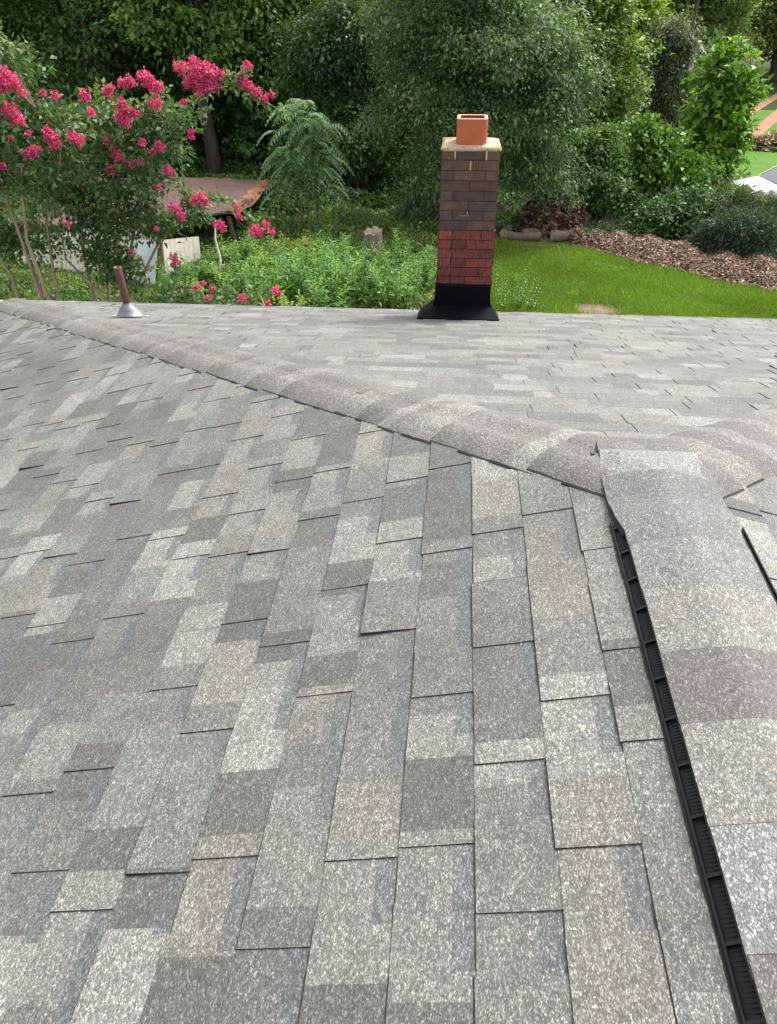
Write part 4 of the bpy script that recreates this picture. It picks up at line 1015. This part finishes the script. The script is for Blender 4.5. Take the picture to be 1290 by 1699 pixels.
    mb.tube([tuple(D+np.array([.2, 0, -.1])), (D[0]+.2, D[1], G)], .06, 6, (.06, .045, .035))
    mb.build('timber', M['bark'], t, offset=o)
    # dark interior wall behind
    mb = MB(); mb.box((D[0], D[1]-.1, G), (Cc[0]-.3, D[1], D[2]-.25)); mb.build('back_wall', simple('dark_boards', (.07, .06, .05), .9, nscale=4), t, offset=o)
    return t
shed()
# pale blue metal sheet leaning against the shed
mb = MB(); a = np.array(at(205, 398, 14.0)); bb = np.array(at(262, 400, 13.9)); c2 = np.array(at(258, 472, 13.6)); d2 = np.array(at(196, 470, 13.6))
nn = unit(np.cross(bb-a, d2-a))*.02
mb.face([a, bb, c2, d2]); mb.face([d2-nn, c2-nn, bb-nn, a-nn])
for p, q in ((a, bb), (bb, c2), (c2, d2), (d2, a)): mb.face([p, q, q-nn, p-nn])
tag(mb.build('metal_sheet', simple('pale_blue_metal', (.46, .52, .52), .4, nscale=3, var=.1)), 'pale blue metal sheet leaning on the shed behind the leaves', 'metal sheet')
# thin pale stick standing in the bed
mb = MB(); mb.tube([tuple(at(363, 480, 13.0)), tuple(at(366, 430, 13.1)), tuple(at(357, 395, 13.2)), tuple(at(358, 365, 13.2))], [.03, .025, .02, .012], 7, (.55, .5, .42))
tag(mb.build('dead_stick', M['bark'], smooth=True), 'thin bleached dead stem standing right of the shed wall', 'stick')
# plank lying in the bed
mb = MB(); pa, pb2 = np.array(gr(365, 470)), np.array(gr(415, 438)); dd = unit(pb2-pa); sd_ = np.cross(dd, [0, 0, 1])*.07
mb.grid([[pa-sd_+[0, 0, .45], pa+sd_+[0, 0, .48]], [pb2-sd_+[0, 0, .40], pb2+sd_+[0, 0, .43]]]); mb.grid([[pa+sd_+[0, 0, .48], pa+sd_+[0, 0, .35]], [pb2+sd_+[0, 0, .43], pb2+sd_+[0, 0, .3]]]); mb.grid([[pa-sd_+[0, 0, .33], pa-sd_+[0, 0, .45]], [pb2-sd_+[0, 0, .3], pb2-sd_+[0, 0, .40]]])
tag(mb.build('plank', simple('grey_plank', (.27, .21, .15), .85, nscale=12)), 'weathered plank lying among the weeds by the shed', 'plank')

# tree stump
sp_ = gr(620, 452); st = empty('tree_stump', sp_, 'grey weathered tree stump standing among the weeds', 'stump')
mb = MB(); rows = []; n = 22; H = .92
for z_, r_ in ((0, .28), (.12, .23), (.3, .21), (.6, .205), (H, .20)):
    rows.append([((r_*(1+.07*math.sin(5*a)+.05*math.sin(9*a+1)))*math.cos(a), (r_*(1+.07*math.sin(5*a)+.05*math.sin(9*a+1)))*math.sin(a), z_+(.04*math.cos(a-1)+.03*math.sin(6*a) if z_ == H else 0)) for a in (2*PI*i/n for i in range(n+1))])
mb.grid(rows, (.20, .17, .145)); mb.build('trunk', M['bark'], st, smooth=True)
mb = MB(); c0 = (0, 0, H-.03)
for a_, b2 in zip(rows[-1], rows[-1][1:]): mb.face([a_, b2, c0], (.22, .18, .14))
mb.tube([(.03, -.1, H-.05), (.02, -.1, H+.10), (.03, -.1, H+.16)], [.03, .02, .006], 5, (.34, .26, .18))
mb.build('cut_top', M['bark'], st)
t = weed_thing('stump_sprout', 'small green sprouts growing beside the stump top', 'plant', None, 7, .22, .08, .4, [(.11, .2, .05)], .16, .04); t.location = (sp_[0]-.22, sp_[1]-.3, G+.62)

# log pile, each log a thing
def log(u, v_, dy, L, r, ang, z, label, tilt=0):
    p = gr(u, v_); p[1] += dy; o = empty('log', (p[0], p[1], G+z), label, 'log', 'logs at the back of the lawn', ang); o.rotation_euler = (0, tilt, ang)
    mb = MB(); pts = [(-L/2+L*i/5, .03*math.sin(i*2+u), .02*math.sin(i+u)) for i in range(6)]
    mb.tube(pts, [r*1.05, r, r*.96, r, r*.93, r*.9], 10, (.13, .10, .08), False); mb.build('bark', M['bark'], o, smooth=True)
    mb = MB()
    for e in (-1, 1):
        q = pts[0] if e < 0 else pts[-1]; rr_ = r*(1.02 if e < 0 else .88)
        mb.face([(q[0]+e*.004, q[1]+rr_*math.cos(2*PI*k_/12), q[2]+rr_*math.sin(2*PI*k_/12)) for k_ in (range(12) if e > 0 else reversed(range(12)))])
    mb.build('cut_end', simple('cut_wood', (.36, .26, .17), .85, nscale=15), o)
log(945, 400, 0, .95, .14, .35, .15, 'dark log at the right end of the pile')
log(870, 400, 0, .8, .11, -.1, .12, 'short dark log lying in front at the left of the pile')
log(905, 396, .1, 1.2, .10, .1, .12, 'long log across the middle of the pile')
log(850, 380, .3, .9, .09, -.5, .30, 'pale crooked log leaning on the left of the pile', .35)
log(925, 384, .2, 1.1, .11, .15, .34, 'pale grey log lying on top of the pile')
log(885, 372, .6, 1.1, .06, .9, .65, 'thin branch sticking up behind the pile', -.5)
log(840, 392, .1, .5, .12, 1.2, .12, 'small round log end nearest the chimney')
bp = gr(915, 388)
def fbr(n):
    d = rand_dir(n); d[:, 2] = abs(d[:, 2]); r_ = rng.random(n)**.4
    return np.stack([bp[0]+d[:, 0]*r_*.95, bp[1]+.2+d[:, 1]*r_*.7, G+.1+d[:, 2]*r_*.85], 1)
V, C = chips_on(7000, fbr, .07, .26, [(.15, .08, .055), (.22, .13, .09), (.11, .06, .045), (.08, .045, .03), (.27, .18, .12)])
mb = MB()
tag(link('brush_pile', quads_mesh('brush_pile', V, C, M['chip']), None), 'heap of dead reddish brown leaves and twigs on the log pile', 'brush pile')

# little white shed among the trees
def small_shed():
    c = at(1052, 215, 37.0); c[2] = G; t = empty('small_shed', c, 'small white gabled shed glimpsed between the trees', 'shed', None, .5)
    zt_ = 3.1; wd, dp, rz_ = 1.3, 1.6, 1.0
    mb = MB(); q = [(-wd, -dp), (wd, -dp), (wd, dp), (-wd, dp)]
    for i in range(4): a_, b2 = q[i], q[(i+1) % 4]; mb.face([(*a_, 0), (*b2, 0), (*b2, zt_), (*a_, zt_)])
    mb.face([(-wd, -dp, zt_), (wd, -dp, zt_), (0, -dp, zt_+rz_)]); mb.face([(wd, dp, zt_), (-wd, dp, zt_), (0, dp, zt_+rz_)])
    mb.build('wall', simple('white_boards', (.62, .62, .60), .6, nscale=5, var=.12), t)
    mb = MB()
    for s in (-1, 1):
        e = [(0, -dp-.25, zt_+rz_+.03), (0, dp+.25, zt_+rz_+.03), (s*(wd+.3), dp+.25, zt_-.2), (s*(wd+.3), -dp-.25, zt_-.2)]
        mb.face(e if s < 0 else e[::-1]); mb.face([(x, y, z-.07) for x, y, z in e]); mb.face([e[0], e[3], (e[3][0], e[3][1], e[3][2]-.07), (e[0][0], e[0][1], e[0][2]-.07)])
    mb.build('roof', simple('dark_shed_roof', (.08, .085, .09), .7, nscale=6), t)
    mb = MB()
    for s in (-1, 1):
        mb.grid([[(0, -dp-.27, zt_+rz_-.06), (s*(wd+.3), -dp-.27, zt_-.28)], [(0, -dp-.27, zt_+rz_+.04), (s*(wd+.3), -dp-.27, zt_-.17)]])
    mb.build('bargeboard', M['trim'], t)
    mb = MB(); mb.box((-.4, -dp-.03, 0), (.4, -dp-.002, 2.0)); mb.build('door', simple('grey_door', (.3, .3, .3), .6), t)
small_shed()

# parked cars beyond the shrubs
def car(loc, rz, label, col):
    t = empty('parked_car', loc, label, 'car', None, rz)
    paint, nt, b_ = newmat('car_paint'); b_.inputs['Base Color'].default_value = (*col, 1); b_.inputs['Roughness'].default_value = .3; b_.inputs['Coat Weight'].default_value = .6
    glass, nt, g_ = newmat('car_glass'); g_.inputs['Base Color'].default_value = (.03, .04, .05, 1); g_.inputs['Roughness'].default_value = .1
    # side outline (x along the car, z up): hood, cabin, boot
    secs = [(-2.15, .45, .72, .70), (-2.05, .28, .86, .80), (-1.2, .22, .98, .86), (-.9, .22, 1.0, .88), (.9, .22, 1.02, .88), (1.7, .24, 1.0, .86), (2.1, .32, .88, .80), (2.18, .45, .7, .72)]
    mb = MB(); rows = []
    for x, zl, zh, hw in secs:
        rows.append([(x, -hw*.92, zl), (x, -hw, zl+.12), (x, -hw, zh-.16), (x, -hw*.93, zh-.03), (x, -hw*.6, zh), (x, hw*.6, zh), (x, hw*.93, zh-.03), (x, hw, zh-.16), (x, hw, zl+.12), (x, hw*.92, zl)])
    mb.grid(rows); mb.face(rows[0]); mb.face(rows[-1][::-1]); mb.face([r[0] for r in rows]+[r[-1] for r in rows][::-1]); 
    mb.build('body', paint, t, smooth=False)
    cab = [(-1.25, .99, .74), (-.55, 1.42, .62), (.2, 1.50, .61), (.95, 1.46, .60), (1.65, 1.02, .70)]
    mb = MB(); mb.grid([[(x, -.01+s*w_, z) for s, w_ in ((-1, w_), (-.8, w_), (.8, w_), (1, w_))] for x, z, w_ in cab]); 
    mb = MB(); top_ = [(x, z) for x, z, w_ in cab]
    mb.grid([[(x, -w_, z), (x, -w_*.85, z+.02), (x, w_*.85, z+.02), (x, w_, z)] for x, z, w_ in cab[1:4]])
    for s in (-1, 1):   # pillars
        for (xa, za, wa), (xb, zb2, wb) in ((cab[0], cab[1]), (cab[3], cab[4])):
            mb.face([(xa, s*wa, za), (xb, s*wb, zb2), (xb, s*(wb-.07), zb2+.01), (xa, s*(wa-.07), za+.01)])
        mb.face([(.25, s*.80, 1.0), (.32, s*.80, 1.0), (.32, s*.62, 1.48), (.25, s*.62, 1.48)])
    mb.build('cabin_roof', paint, t)
    mb = MB()
    for (xa, za, wa), (xb, zb2, wb) in ((cab[0], cab[1]), (cab[3], cab[4])): mb.face([(xa, -wa+.07, za), (xa, wa-.07, za), (xb, wb-.07, zb2), (xb, -wb+.07, zb2)])
    mb.build('windscreen', glass, t)
    mb = MB()
    for s in (-1, 1): mb.face([(-1.2, s*.79, 1.0), (1.6, s*.79, 1.0), (.95, s*.60, 1.45), (.2, s*.605, 1.49), (-.55, s*.615, 1.41)])
    mb.build('side_window', glass, t)
    for x in (-1.35, 1.35):
        for s in (-1, 1):
            mb = MB(); mb.tube([(x, s*.70, .33), (x, s*.90, .33)], .33, 18, (.02, .02, .02)); wh_ = mb.build('wheel', M['obj'], t)
            mb = MB(); mb.tube([(x, s*.89, .33), (x, s*.915, .33)], .2, 12, (.45, .45, .47)); mb.build('rim', M['obj'], wh_)
    for s in (-1, 1):
        mb = MB(); mb.box((-2.16, s*.55-.13, .62), (-2.0, s*.55+.13, .76)); mb.build('headlight', simple('lamp_glass', (.7, .7, .72), .15, var=.02), t)
    return t
c1 = gr(1335, 362); car((c1[0], c1[1], G), .1, 'white car parked at the right edge by the far lawn', (.75, .76, .77))
c2_ = gr(1183, 285); car((c2_[0], c2_[1]+1.5, G), 1.25, 'pale blue car half hidden behind the young bright tree', (.55, .62, .72))
# straw coloured grass mound by the clay track
sm = gr(1285, 246)
def fst(n):
    d = rand_dir(n); d[:, 2] = abs(d[:, 2]); r_ = rng.random(n)**.4
    return np.stack([sm[0]+.6+d[:, 0]*r_*2.0, sm[1]+d[:, 1]*r_*.9, G+d[:, 2]*r_*.55], 1)
V, C = chips_on(2500, fst, .12, .4, [(.30, .22, .13), (.22, .16, .10), (.16, .15, .07), (.38, .30, .18)])
tag(link('dry_grass_mound', quads_mesh('dry_grass_mound', V, C, M['chip']), None), 'straw coloured mound of dry grass by the red clay track', 'dry grass')
# a fleck of fallen petals on the shingles
mb = MB(); px_ = gr(965, 1217, 0); d_ = ray(965, 1217); t_ = (-CAM[2]+P*-CAM[0]*-1)/(d_[2]-P*d_[0]); 
# intersect z = P*x
t_ = (P*CAM[0]-CAM[2])/(d_[2]-P*d_[0]); pp = CAM+d_*t_
for (a_, c_) in ((0, 0), (.004, .006), (-.003, .008)):
    mb.face([pp+np.array([a_-.003, c_-.003, .012]), pp+np.array([a_+.003, c_-.002, .012]), pp+np.array([a_+.002, c_+.004, .015]), pp+np.array([a_-.003, c_+.002, .014])], (.8, .45, .35))
tag(mb.build('petal_fleck', M['petal']), 'tiny fallen orange pink petal fleck on a shingle', 'petal')
